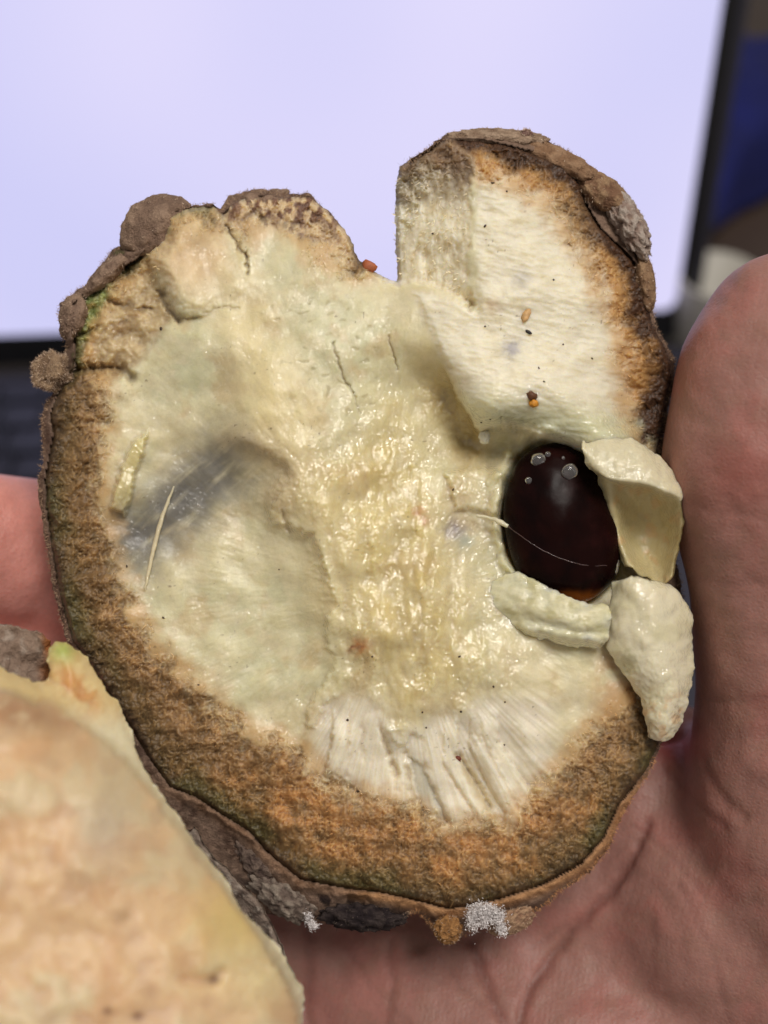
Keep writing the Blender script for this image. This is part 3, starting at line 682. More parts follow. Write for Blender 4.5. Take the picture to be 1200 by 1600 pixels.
kn.append(knob((565, 1432, -46), (66, 22, 36), .05, 12, ((44, 36, 38), (70, 60, 58), (28, 22, 26)), amp=.22, freq=3))
kn.append(knob((440, 1400, -52), (62, 26, 36), .62, 13, ((120, 104, 94), (160, 146, 132), (52, 42, 42)), amp=.25, freq=3))
kn.append(knob((395, 1340, -50), (60, 24, 30), .95, 14, ((88, 72, 66), (128, 110, 98), (46, 36, 36)), amp=.22, freq=3))
kn.append(knob((700, 1452, -30), (22, 22, 22), .2, 15, ((150, 108, 66), (182, 134, 84), (104, 76, 50)), amp=.2, freq=3))
kn.append(knob((800, 1440, -30), (36, 18, 24), -.4, 16, ((158, 124, 100), (184, 150, 120), (110, 70, 56)), amp=.2, freq=3))
kn.append(knob((1008, 440, -44), (16, 46, 30), -.1, 17, ((140, 110, 84), (164, 134, 104), (84, 56, 42)), amp=.14))

# fuzz of the skin
vs, fs, cs = [], [[], []], []
off = 0
def add_strands(pts, dirs, length, width, cols, curl=.35):
    global off
    V, Fq, C = strands(pts, dirs, length, width, cols, curl)
    vs.append(V); fs[0].append(Fq[0] + off); fs[1].append(Fq[1] + off); cs.append(C); off += len(V)
ring = rough_poly(R_OUT, 1.0, 1.0, 12, 9)
Tn = np.roll(ring, -1, 0) - np.roll(ring, 1, 0); Tn /= np.linalg.norm(Tn, axis=1, keepdims=True) + 1e-9
No = np.stack([Tn[:, 1], -Tn[:, 0]], 1)
if (((ring + No * 8 - ring.mean(0)) ** 2).sum(1) < ((ring - ring.mean(0)) ** 2).sum(1)).mean() > .5: No = -No
keep = ~((ring[:, 0] < 480) & (ring[:, 1] > 1150)) & ~((ring[:, 0] > 535) & (ring[:, 0] < 635) & (ring[:, 1] > 262) & (ring[:, 1] < 455))
idx = rng.choice(np.nonzero(keep)[0], 7000)
q = ring[idx] - No[idx] * rng.uniform(-1, 7, (7000, 1)); hq = np.clip(base_h(q[:, 0], q[:, 1]), -50, 60) - 16 + rng.uniform(-18, 8, 7000)
dq = np.concatenate([No[idx] * rng.uniform(.3, 1.2, (7000, 1)) + rng.normal(0, .35, (7000, 2)), rng.uniform(.0, .9, (7000, 1))], 1)
cq = mix(np.ones((7000, 3)) * lin(150, 122, 100), lin(186, 156, 128), rng.random(7000)); lowm = (q[:, 1] > 1180) & (q[:, 0] > 640)
cq[lowm] = mix(np.ones((lowm.sum(), 3)) * lin(180, 124, 78), lin(206, 158, 112), rng.random(lowm.sum()))
add_strands(np.concatenate([q, hq[:, None]], 1), dq, rng.uniform(2.5, 7, 7000), .8, cq)
for ki, (o_, Vk, Nk) in enumerate(kn):
    dark_k = ki in (10, 11, 12)
    n = int(8000 if len(Vk) > 3000 else 300)
    if ki == 1: n = 3000
    i = rng.choice(len(Vk), n); i = i[Vk[i, 2] > Vk[:, 2].mean() - 12]
    d_ = Nk[i] + rng.normal(0, .5, (len(i), 3))
    cq = mix(np.ones((len(i), 3)) * (lin(80, 70, 66) if dark_k else lin(136, 110, 90)), lin(120, 106, 96) if dark_k else lin(222, 198, 174), rng.random(len(i)))  # many hairs tinted paler: backlight in the fuzz put into their colour
    add_strands(Vk[i], d_, rng.uniform(2, 5.5, len(i)), .9, cq)
fz = mesh_np('skin_fuzz', px2m(np.concatenate(vs)), [np.concatenate(fs[0]), np.concatenate(fs[1])], M_FUZZ, fruit, np.concatenate(cs), 0.0)
tag(fz, kind='stuff')

# crumbly fibres of the brown zone
vs, fs, cs, off = [], [[], []], [], 0
cand = np.nonzero((Br > .5) & (dPp > 4))[0]; i = rng.choice(cand, 6500)
dd = rng.normal(0, 1, (len(i), 3)); dd[:, 2] = np.abs(dd[:, 2]) * .6 + .1
cq = Cc[i] * rng.uniform(.8, 1.75, (len(i), 1))
add_strands(np.stack([px_[i], py_[i], Hh[i] - .6], 1), dd, rng.uniform(3, 8, len(i)), rng.uniform(.7, 1.5, len(i)), cq, .9)
cand = np.nonzero((Wl > .8))[0]; i = rng.choice(cand, 500)
dd = np.stack([rng.normal(-.6, .5, len(i)), rng.normal(0, .7, len(i)), rng.uniform(.2, .8, len(i))], 1)
add_strands(np.stack([px_[i], py_[i], Hh[i] - .6], 1), dd, rng.uniform(4, 10, len(i)), rng.uniform(1, 2.4, len(i)), Cc[i] * 1.02, .5)
cand = np.nonzero((Br < .6) & (Br > .02) & (dPp > 6))[0]; i = rng.choice(cand, 3500)
dd = rng.normal(0, 1, (len(i), 3)); dd[:, 2] = np.abs(dd[:, 2]) * .5 + .1
add_strands(np.stack([px_[i], py_[i], Hh[i] - .6], 1), dd, rng.uniform(3, 9, len(i)), rng.uniform(.7, 1.4, len(i)), np.clip(Cc[i] * 1.3, 0, .8), .9)
cf = mesh_np('crumbly_fibres', px2m(np.concatenate(vs)), [np.concatenate(fs[0]), np.concatenate(fs[1])], M_FUZZ, fruit, np.concatenate(cs), 0.0)
tag(cf, kind='stuff')

# ---- seed
m, nt, p = newmat('glossy_seed'); L = nt.links.new
a_ = node(nt, 'ShaderNodeAttribute', attribute_name='Col'); L(a_.outputs['Color'], p.inputs['Base Color'])
p.inputs['Specular IOR Level'].default_value = 0.06
tc = node(nt, 'ShaderNodeTexCoord'); n1 = node(nt, 'ShaderNodeTexNoise'); n1.inputs['Scale'].default_value = 700; n1.inputs['Detail'].default_value = 5
L(tc.outputs['Object'], n1.inputs['Vector']); b = node(nt, 'ShaderNodeBump'); b.inputs['Strength'].default_value = .12; b.inputs['Distance'].default_value = .0003
L(n1.outputs['Fac'], b.inputs['Height']); L(b.outputs['Normal'], p.inputs['Normal'])
rmp = node(nt, 'ShaderNodeMapRange'); rmp.inputs['To Min'].default_value = .16; rmp.inputs['To Max'].default_value = .42; L(n1.outputs['Fac'], rmp.inputs['Value']); L(rmp.outputs['Result'], p.inputs['Roughness'])
M_SEED = m
V, Fc, dn, N = blob_np((0, 0, 0), (1, 1, 1), 0, 5, 0.0, 1, 0)
t_ = V[:, 1]                                      # -1 top .. 1 bottom
prof = np.sqrt(np.clip(1 - t_ ** 2, 0, 1)) ** .92 * (1 + .09 * t_)
rr_ = np.hypot(V[:, 0], V[:, 2]) + 1e-9
S = np.stack([V[:, 0] / rr_ * prof * 89, t_ * 128, V[:, 2] / rr_ * prof * 58], 1)
S[:, 0] += 4 * fbm(S[:, 0], S[:, 1], 90, 106, 2); S[:, 1] += 3 * fbm(S[:, 0] + 50, S[:, 1], 90, 107, 2); S[:, 2] += 3 * fbm(S[:, 0], S[:, 1], 60, 101, 2) ; S[:, 2] -= 3 * np.exp(-((S[:, 0] - 20 - S[:, 1] * .1) / 5) ** 2) * ss(-.3, .2, t_) * ss(.6, .3, t_)
ca, sa_ = math.cos(math.radians(-13)), math.sin(math.radians(-13))
SV = np.stack([SEEDC[0] + S[:, 0] * ca - S[:, 1] * sa_, SEEDC[1] + S[:, 0] * sa_ + S[:, 1] * ca, -16 + S[:, 2]], 1)
sc_ = mix(np.ones((len(SV), 3)) * lin(26, 9, 8), lin(17, 7, 7), ss(-.2, .4, fbm(SV[:, 0], SV[:, 1], 50, 103, 3)))
sc_ = mix(sc_, lin(46, 18, 18), ss(.1, .6, fbm(SV[:, 0], SV[:, 1], 40, 104, 4)) * .4)
sc_ = mix(sc_, lin(150, 84, 30), ss(918, 938, SV[:, 1] + 3 * fbm(SV[:, 0], SV[:, 1], 12, 105, 2)) * ss(865, 885, SV[:, 0]))
seed = mesh_np('seed', px2m(SV), Fc, M_SEED, fruit, sc_, 0.0); tag(seed, 'glossy dark brown seed sunk in the wet pulp')
def on_seed(x, y):
    d = (SV[:, 0] - x) ** 2 + (SV[:, 1] - y) ** 2 + np.where(SV[:, 2] < -16, 1e6, 0)
    return SV[np.argmin(d), 2]
m, nt, p = newmat('clear_bubble'); p.inputs['Base Color'].default_value = (1, 1, 1, 1); p.inputs['Roughness'].default_value = .06; p.inputs['Transmission Weight'].default_value = .93; p.inputs['IOR'].default_value = 1.33
M_BUB = m
for (x, y, r) in ((890, 737, 15), (841, 718, 12), (826, 751, 7), (856, 710, 5), (880, 716, 4)):
    V, Fc, d_, N = blob_np((x, y, on_seed(x, y) + r * .1), (r * random.uniform(.8, 1), r * random.uniform(.7, .9), r * .55), random.uniform(0, 3), 3, .12, 1.2, x)
    mesh_np('bubble', px2m(V), Fc, M_BUB, seed)

def tube_np(pts, rad, seg=8, n=60):
    P = cr1(np.asarray(pts, float), n); R_ = cr1(np.asarray(rad, float)[:, None], n)[:, 0]
    Tt = np.gradient(P, axis=0); Tt /= np.linalg.norm(Tt, axis=1, keepdims=True) + 1e-9
    up = np.array([0, 0, 1.0]); A = np.cross(Tt, up); A /= np.linalg.norm(A, axis=1, keepdims=True) + 1e-9; B = np.cross(Tt, A)
    a = np.arange(seg) / seg * 2 * np.pi
    V = P[:, None] + R_[:, None, None] * (np.cos(a)[None, :, None] * A[:, None] + np.sin(a)[None, :, None] * B[:, None])
    V = V.reshape(-1, 3)
    i = np.arange(n * seg).reshape(n, seg); j = np.roll(i, -1, 1)
    q = np.stack([i[:-1], j[:-1], j[1:], i[1:]], -1).reshape(-1, 4)
    cap = [np.array([list(i[0][::-1])]), np.array([list(i[-1])])]
    return V, [q] + cap
def fibre(pts, rad, rgb, name='pulp_fibre', n=60, wet=.4, rough=1.0):
    V, Fq = tube_np(pts, rad, 8, n)
    V = V + np.stack([fbm(V[:, 0], V[:, 1], 12, 5, 2), fbm(V[:, 0], V[:, 1], 12, 6, 2), 0 * V[:, 0]], 1) * rough
    c = np.ones((len(V), 3)) * lin(*rgb) * (1 + .12 * fbm(V[:, 0], V[:, 1], 8, 7, 2))[:, None]
    return mesh_np(name, px2m(V), Fq, M_FLAP, fruit, c, wet)
fx = [(272,760),(262,785),(252,812),(243,845),(237,870),(232,895),(226,921)]
fh = sample_h([a for a, b in fx], [b for a, b in fx])
fibre([(a, b, max(h, -26 + 3 * k) + 8) for k, ((a, b), h) in enumerate(zip(fx, fh))], [1.2, 2.6, 3.4, 3.8, 3.2, 2.8, 1.2], (214, 200, 168))
tx = [(745, 806), (765, 809), (780, 815), (794, 822)]
fibre([(a, b, h) for (a, b), h in zip(tx, (2, 10, 16, on_seed(800, 824) + 6))], [2.5, 2.2, 4.2, 2.6], (214, 206, 178))
tx = [(794, 822), (815, 838), (845, 858), (880, 874), (915, 883), (948, 884)]
o = fibre([(a, b, on_seed(a, b) + .3) for a, b in tx], [1.6, .7, .8, .9, .9, .8], (70, 46, 46), rough=.8); 

# ---- flaps of pulp round the seed
def flap(name, ctrl, nu, nv, thick, colf, wet, disp=None, seed=0, edge=1.6, label=None, mat=M_FLAP):
    V, Fq, u, v = patch_np(ctrl, nu, nv, thick, disp, edge, seed)
    c = colf(V[:, 0], V[:, 1], u, v, V[:, 2])
    o = mesh_np(name, px2m(V), Fq, mat, fruit, c, wet(V[:, 0], V[:, 1]) if callable(wet) else wet)
    if label: o['label'] = label
    return o
def grain(a, s, seed): return lambda x, y: fbm(x, y, s, seed, 4) * a
def col_a(x, y, u, v, h):
    c = np.ones((len(x), 3)) * lin(218, 208, 176); c = mix(c, lin(204, 188, 142), ss(.34, .6, u) * .9)  # inner face below the fold darkened: the hollow's shade put into the colour
    c = mix(c, lin(176, 164, 120), ss(.5, .8, u) * ss(.95, .4, v) * .7); c = mix(c, lin(206, 170, 122), ss(.1, .5, fbm(x, y, 24, 7, 3)) * ss(.4, .6, u) * .6)
    return c
flap('pulp_flap', [
 [(908,686,42),(921,690,38),(960,683,34),(1000,690,30),(1038,720,24),(1066,754,20)],
 [(909,700,54),(922,708,58),(955,712,62),(1000,718,60),(1037,742,50),(1068,764,38)],
 [(914,716,52),(930,728,62),(955,742,70),(1002,748,70),(1040,762,62),(1067,775,44)],
 [(918,724,42),(936,736,56),(958,749,62),(1003,755,60),(1039,769,54),(1067,780,44)],
 [(932,744,12),(950,752,32),(975,762,10),(1005,768,-6),(1036,780,0),(1067,792,42)],
 [(950,806,-10),(962,810,4),(982,820,-40),(1010,828,-48),(1040,832,-26),(1066,832,38)],
 [(964,858,-8),(974,858,6),(992,868,-30),(1014,878,-36),(1036,878,-12),(1060,872,36)],
 [(976,884,8),(986,888,20),(1003,900,20),(1020,910,18),(1035,918,24),(1050,900,34)]], 100, 80, 5.5, col_a, .55, grain(3, 22, 111), 1, 3.6, 'pale curled flap of pulp right of the seed')
def col_b(x, y, u, v, h):
    c = np.ones((len(x), 3)) * lin(226, 217, 188); c = mix(c, lin(212, 204, 168), ss(-.2, .4, fbm(x, y, 50, 8, 3)) * .7); c = mix(c, lin(190, 186, 146), ss(.1, .5, fbm(x, y, 34, 19, 3)) * ss(.6, .2, v) * .7); c = mix(c, lin(214, 180, 136), ss(.5, .8, u) * ss(0, .4, fbm(x, y, 20, 9, 3)) * .7)
    return c
flap('pulp_flap', [
 [(957,908,14),(985,902,38),(1018,906,40),(1042,914,18)],
 [(950,958,14),(985,953,50),(1030,948,56),(1077,946,8)],
 [(947,1004,14),(985,1003,52),(1035,1000,58),(1083,998,6)],
 [(970,1046,14),(1005,1045,46),(1040,1044,54),(1082,1048,6)],
 [(1000,1088,14),(1024,1090,40),(1050,1090,44),(1076,1086,8)],
 [(1011,1126,10),(1028,1128,32),(1045,1126,32),(1065,1120,6)],
 [(1016,1152,0),(1028,1158,12),(1040,1157,12),(1049,1147,0)]], 96, 64, 8, col_b, lambda x, y: ss(-.2, .2, fbm(x, y, 30, 12, 2) + .15) * .9, lambda x, y: fbm(x, y, 40, 113, 3) * 5 + (1 - np.abs(pn(x / 8, y / 8, 14))) * 2.8 * ss(960, 1070, y), 2, 4.2, 'lumpy pale flap of pulp hanging below the curled one')
def col_c(x, y, u, v, h):
    c = np.ones((len(x), 3)) * lin(214, 208, 172); c = mix(c, lin(230, 223, 192), ss(-.1, .4, fbm(x, y, 24, 8, 3)) * .8); c = mix(c, lin(186, 178, 130), ss(.1, .5, fbm(x * .5, y, 15, 9, 3)) * .6); return c
flap('pulp_flap', [
 [(715,915,-40),(750,912,-12),(806,895,6),(858,919,30),(905,940,36),(949,943,30)],
 [(718,935,-36),(754,936,-4),(812,926,22),(866,946,44),(908,958,52),(954,956,40)],
 [(724,950,-34),(764,952,-2),(816,948,28),(870,966,50),(911,974,58),(955,968,44)],
 [(732,964,-36),(778,966,-6),(824,968,24),(876,981,45),(915,987,52),(952,982,36)],
 [(742,976,-36),(790,978,-6),(832,984,30),(880,993,46),(920,1000,50),(947,999,32)],
 [(752,986,-40),(804,988,-12),(836,996,8),(882,1007,20),(924,1013,20),(940,1010,10)]], 72, 96, 4.5, col_c, lambda x, y: .35 + .6 * ss(960, 985, y - (x - 800) * .15), lambda x, y: fbm(x, y, 34, 115, 3) * 5 + fbm(x * .4 - y * .1, y, 8, 17, 3) * .6, 3, 4.0, 'greenish flap of pulp under the seed')
# small wet lumps
def lump(c, r, rot, seed, rgb, wet=.95, amp=.14):
    V, Fc, d, N = blob_np(c, r, rot, 4, amp, 2.4, seed)
    cc = np.ones((len(V), 3)) * lin(*rgb) * (1 + .06 * d)[:, None]
    mesh_np('pulp_lump', px2m(V), Fc, M_PULP, fruit, cc, wet)
for a in (((757, 682, -8), (9, 12, 8), 0, 21, (222, 218, 196)),
          ((960, 880, -8), (8, 20, 9), .1, 27, (186, 176, 150)),):
    lump(*a)
# flecks and crumbs stuck to the pulp
def fleck(x, y, r, rgb, el=1.0, rot=0.0, up=.3, wet=.4):
    h = float(sample_h([x], [y])[0]); r *= .8 if r < 6 else 1
    V, Fc, d, N = blob_np((x, y, h + r * up), (r * el, r, r * .8), rot, 2, .4, 1.8, x * .37)
    cc = np.ones((len(V), 3)) * lin(*rgb) * (1 + .3 * d)[:, None]
    o = mesh_np('fleck', px2m(V), Fc, M_FLECK, fruit, cc, wet); return o
o = fleck(831, 618, 7, (90, 52, 22), 1.2, .6); o = fleck(834, 630, 7, (206, 138, 40), 1.1, .2); o['label'] = 'amber crumb on the upper right pulp'
fleck(577, 416, 9, (168, 92, 54), 1.3, .3, .6); fleck(822, 493, 6, (206, 164, 110), 2.0, 2.1); fleck(826, 519, 3.2, (30, 20, 16), 2.2, .5)
for (x, y, r) in ((770,286,3.4),(792,299,2.4),(758,353,3),(865,437,2.6),(880,538,2.2),(758,510,2.4),(850,596,2.4),(676,365,2.6),(252,514,4.2),(198,885,2.6),(255,965,2.6),(708,765,2.6),(718,1026,2.6),(660,1113,2.6),(720,1112,3.2),(543,1125,3.2),(560,1236,3.6),(771,1073,2.6),(789,1097,2.2),(788,1164,2.2),(582,1026,2.4),(666,1137,2.6),(766,655,2.2),(752,660,2),(842,575,2.4),(310,1070,2.2),(436,890,2),(925,560,2.2)):
    fleck(x, y, r * .75, (72, 54, 40), random.uniform(1, 1.6), random.uniform(0, 3))
fleck(716, 1186, 5, (110, 48, 30), 1.4, .6)
# white mould tufts on the lower edge
vs, fs, cs, off = [], [[], []], [], 0
for (cx, cy, sx, sy, n) in ((738, 1436, 5, 9, 700), (749, 1422, 7, 6, 600), (757, 1440, 5, 5, 300), (768, 1424, 8, 5, 600), (779, 1434, 5, 6, 500), (784, 1451, 4, 5, 400), (760, 1416, 4, 3, 150), (489, 1446, 4, 4, 220), (481, 1434, 3, 5, 160)):
    pp = np.stack([rng.normal(cx, sx, n), rng.normal(cy, sy, n), rng.normal(-2 if cx > 600 else -14, 5, n)], 1)
    add_strands(pp, rng.normal(0, 1, (n, 3)) + np.array([0, 0, .4]), rng.uniform(2, 4.5, n), rng.uniform(1.0, 2.2, n), np.ones((n, 3)) * lin(238, 233, 232) * rng.uniform(.8, 1.1, (n, 1)), .9)
o = mesh_np('mould_tuft', px2m(np.concatenate(vs)), [np.concatenate(fs[0]), np.concatenate(fs[1])], M_FUZZ, fruit, np.concatenate(cs), 0.0)
tag(o, 'white mould tufts on the lower edge', kind='stuff')

# ------------------------------------------------------------------ the second piece, nearer, lower left
PIECE_AT = FRUIT + ROT.to_3x3() @ Vector((-0.03, -0.04, 0.0))
piece = tag(empty('fruit_piece', FRUIT, ROT), 'smaller peach coloured wedge of the fruit, blurred, in front at the lower left corner', 'fruit piece')
P2 = [(-420,1060),(-200,1020),(-60,1045),(0,1040),(60,1070),(78,1062),(74,1020),(86,1004),(104,1003),(132,1026),(162,1066),(190,1112),(199,1140),(212,1165),(222,1188),(237,1220),(262,1255),(285,1287),(320,1332),(352,1376),(382,1428),(416,1458),(445,1502),(460,1525),(474,1545),(474,1600),(480,1700),(440,1900),(0,2000),(-420,1900)]
BODY2 = [(-500,1085),(-200,1050),(-50,1068),(0,1072),(50,1090),(85,1092),(112,1116),(150,1140),(182,1165),(206,1192),(235,1225),(300,1310),(360,1392),(420,1470),(460,1540),(500,1700),(500,2100),(-500,2100)]
h2 = tps([(-420,1060,150),(0,1060,86),(80,1030,26),(110,1010,10),(160,1080,6),(200,1150,14),(120,1100,20),(240,1230,62),(320,1340,78),(420,1470,86),(475,1560,84),(480,1700,90),(60,1150,140),(150,1220,140),(220,1330,150),(330,1450,140),(400,1540,130),(0,1300,220),(100,1450,230),(220,1560,220),(0,1600,280),(-300,1400,300),(-200,1800,360),(300,1800,230),(430,1880,150),(-400,1900,330)])
qx, qy, qf, qs = sheet(rough_poly(P2, 4, 5.0, 26, 5), 4.0)
d2 = -sdf(P2, qx, qy); b2 = -sdf(BODY2, qx + fbm(qx, qy, 20, 121, 3) * 6, qy + fbm(qx, qy, 20, 122, 3) * 6)
n1 = fbm(qx, qy, 120, 123, 3); n2 = fbm(qx, qy, 45, 124, 3); n3 = fbm(qx, qy, 14, 125, 3)
body = ss(-2, 14, b2)
H2 = h2(qx, qy) + 170 + body * 40 + n1 * 12 + n2 * 1.5 + n3 * (1.0 + 2.5 * (1 - body)) - 40 * (1 - np.sqrt(np.clip(1 - (1 - np.clip(d2 / 80, 0, 1)) ** 2, 0, 1)))
wetp = np.exp(-(np.hypot((qx - 410) / 60, (qy - 1530) / 55)) ** 2); H2 += wetp * (1 - np.abs(pn(qx / 14, qy / 12, 126))) * 5
H2 -= 10 * np.exp(-(pline([(290,1530),(330,1535),(345,1520)], qx, qy) / 9) ** 2)
C2 = np.ones((len(qx), 3)) * lin(220, 188, 148)
C2 = mix(C2, lin(212, 192, 156), ss(.0, .4, n1 + np.exp(-((qx + qy * .0 - 150) / 120) ** 2 - ((qy - 1230) / 80) ** 2) * .7))
C2 = mix(C2, lin(206, 160, 116), ss(.0, .5, fbm(qx, qy, 80, 128, 2) + .3 * n1) * .42); C2 = mix(C2, lin(178, 138, 110), ss(.15, .5, fbm(qx, qy, 70, 127, 2)) * .28)
C2 = mix(C2, lin(216, 190, 122), np.exp(-(np.hypot((qx - 370) / 70, (qy - 1440) / 70)) ** 2) * .8); C2 = mix(C2, lin(222, 206, 160), wetp * .8)
C2 = mix(C2, lin(190, 176, 160), np.exp(-(np.hypot((qx - 165) / 45, (qy - 1300) / 60)) ** 2) * .5)
for (x, y, r) in ((334, 1530, 9), (168, 1580, 7), (215, 1588, 9), (60, 1118, 12), (190, 1430, 14)):
    C2 = mix(C2, lin(120, 76, 50), np.exp(-(np.hypot(qx - x, (qy - y) * 1.3) / r) ** 2) * (.9 if r < 10 else .35))
C2 = mix(C2, lin(170, 126, 92), np.exp(-(np.hypot((qx - 20) / 120, (qy - 1105 - .2 * qx) / 40)) ** 2) * .8 * ss(-.4, .3, n2 + .2))
ch = 1 - body
C2 = mix(C2, lin(214, 190, 140), ch); C2 = mix(C2, lin(196, 142, 84), ch * ss(-.2, .3, n2) * np.exp(-(np.hypot((qx - 120) / 45, (qy - 1080) / 45)) ** 2 * .7)); C2 = mix(C2, lin(150, 170, 84), ch * np.exp(-(np.hypot((qx - 98) / 22, (qy - 1016) / 20)) ** 2) * .8)
C2 = mix(C2, lin(228, 220, 190), ch * ss(1090, 1150, qy) * .8)
inn = ~qs; n0 = len(qx); bi = np.arange(n0); bi[inn] = n0 + np.arange(inn.sum())
hb = H2[inn] - 40 - 190 * np.sqrt(1 - (1 - np.clip(d2[inn] / 260, 0, 1)) ** 2)
V = np.concatenate([held(qx, qy, H2), held(qx[inn], qy[inn], hb)])
cb = np.ones((inn.sum(), 3)) * lin(120, 98, 84)
mesh_np('pulp', V, np.concatenate([qf, bi[qf][:, ::-1]]), M_PIECE, piece, np.concatenate([C2, cb]), np.concatenate([np.clip(wetp, 0, 1), np.zeros(inn.sum())]))
# its skin: a strip under the right edge and the broken brown corner at the top
def col_e(x, y, u, v, h):
    c = mix(np.ones((len(x), 3)) * lin(140, 124, 112), lin(90, 76, 68), ss(-.1, .4, fbm(x, y, 24, 31, 3))); return mix(c, lin(184, 172, 158), ss(.1, .5, fbm(x, y, 12, 32, 3)) * .7)
V, Fq, u, v = patch_np([[(300,1290,40),(345,1350,48),(395,1400,52),(430,1455,58),(460,1530,56)], [(270,1310,22),(325,1370,30),(380,1440,32),(420,1500,36),(450,1580,36)]], 30, 70, 14, lambda x, y: fbm(x, y, 18, 33, 4) * 5, 4.0, 8)
mesh_np('rind', px2m(V), Fq, M_RIND, piece, col_e(V[:, 0], V[:, 1], u, v, V[:, 2]), 0.0)
def col_f(x, y, u, v, h):
    c = np.ones((len(x), 3)) * lin(150, 128, 112); c = mix(c, lin(186, 170, 156), ss(.05, .5, fbm(x, y, 22, 34, 3)) * .7); c = mix(c, lin(164, 106, 62), ss(.62, .74, v)); return c
V, Fq, u, v = patch_np([[(-90,962,90),(-20,972,92),(20,978,92),(52,984,88),(72,1000,64),(76,1010,44)], [(-95,1010,96),(-20,1020,104),(16,1024,104),(46,1026,98),(74,1040,68),(80,1048,46)], [(-95,1080,96),(-20,1088,104),(10,1090,104),(40,1088,100),(72,1092,72),(80,1094,50)]], 46, 66, 22, lambda x, y: fbm(x, y, 34, 35, 4) * 16, 7.0, 9)
mesh_np('rind', px2m(V), Fq, M_RIND, piece, col_f(V[:, 0], V[:, 1], u, v, V[:, 2]), 0.0)

# ------------------------------------------------------------------ the hand
def hand_mesh():
    bm = bmesh.new()
    def seg(a, ra, b, rb, n=10):
        (ax, ay, ah), (bx, by, bh) = a, b
        for k in range(n + 1):
            t = k / n
            x, y, h, r = ax + (bx - ax) * t, ay + (by - ay) * t, ah + (bh - ah) * t, ra + (rb - ra) * t
            s = (F - h) / F
            c = Vector(((x - 600) * K * s, (800 - y) * K * s, h * K))
            bmesh.ops.create_icosphere(bm, subdivisions=3, radius=r * K * s, matrix=Matrix.Translation(c))
    def chain(*pts):
        for (a, b) in zip(pts[:-1], pts[1:]): seg(a[:3], a[3], b[:3], b[3])
    W = (1560, 1660, -330, 250)
    chain(W, (1150, 1330, -330, 190), (640, 1090, -490, 140), (300, 985, -470, 128), (70, 872, -300, 124), (-70, 848, -190, 118), (-150, 840, -140, 102))   # index
    chain(W, (1100, 1440, -330, 190), (560, 1270, -470, 140), (250, 1180, -450, 128), (20, 1090, -310, 122), (-130, 1060, -190, 112), (-200, 1050, -140, 98))   # middle
    chain(W, (1080, 1560, -310, 190), (540, 1460, -420, 142), (230, 1400, -400, 124), (0, 1330, -280, 116), (-140, 1300, -180, 108), (-200, 1290, -120, 94))    # ring
    chain(W, (1080, 1680, -300, 190), (560, 1640, -360, 140), (300, 1620, -340, 110), (120, 1590, -250, 104), (0, 1560, -160, 96), (-50, 1545, -110, 84))       # little
    chain((1560, 1660, -330, 250), (2100, 1950, -420, 270))                                                                          # forearm
    chain((1330, 1520, -190, 230), (1255, 1290, -120, 184), (1234, 1085, -60, 143), (1215, 900, -20, 137), (1197, 725, 0, 163), (1214, 590, 0, 156), (1232, 530, -6, 140))   # thumb
    chain((1330, 1520, -190, 230), (1120, 1420, -240, 190), (1050, 1330, -290, 150))                                                  # ball of the thumb
    chain((1180, 1240, -190, 120), (1090, 1220, -270, 90), (1040, 1210, -330, 80))                                                    # web
    chain((1200, 1700, -230, 220), (760, 1640, -300, 190), (620, 1560, -360, 160))                                                    # heel of the hand
    me = bpy.data.meshes.new('hand_raw'); bm.to_mesh(me); bm.free()
    o = bpy.data.objects.new('hand_raw', me); COL.objects.link(o)
    r = o.modifiers.new('r', 'REMESH'); r.mode = 'VOXEL'; r.voxel_size = 0.0014
    s = o.modifiers.new('s', 'SMOOTH'); s.factor = .5; s.iterations = 14
    u = o.modifiers.new('u', 'SUBSURF'); u.levels = 1; u.render_levels = 1
    dg = bpy.context.evaluated_depsgraph_get(); dg.update()
    m2 = bpy.data.meshes.new_from_object(o.evaluated_get(dg))
    bpy.data.objects.remove(o, do_unlink=True)
    return m2
me = hand_mesh(); me.name = 'hand'
n = len(me.vertices); co = np.empty(n * 3, np.float32); me.vertices.foreach_get('co', co); co = co.reshape(-1, 3).astype(float)
no = np.empty(n * 3, np.float32); me.vertices.foreach_get('normal', no); no = no.reshape(-1, 3)
hh = co[:, 2] / K; s_ = (F - hh) / F; hx = 600 + co[:, 0] / K / s_; hy = 800 - co[:, 1] / K / s_
front = ss(.0, .35, no[:, 2])
disp_ = fbm(hx, hy, 90, 131, 3) * 7; red = np.zeros(n)
thumb_m = ss(1040, 1070, hx) * ss(1240, 1160, hy)
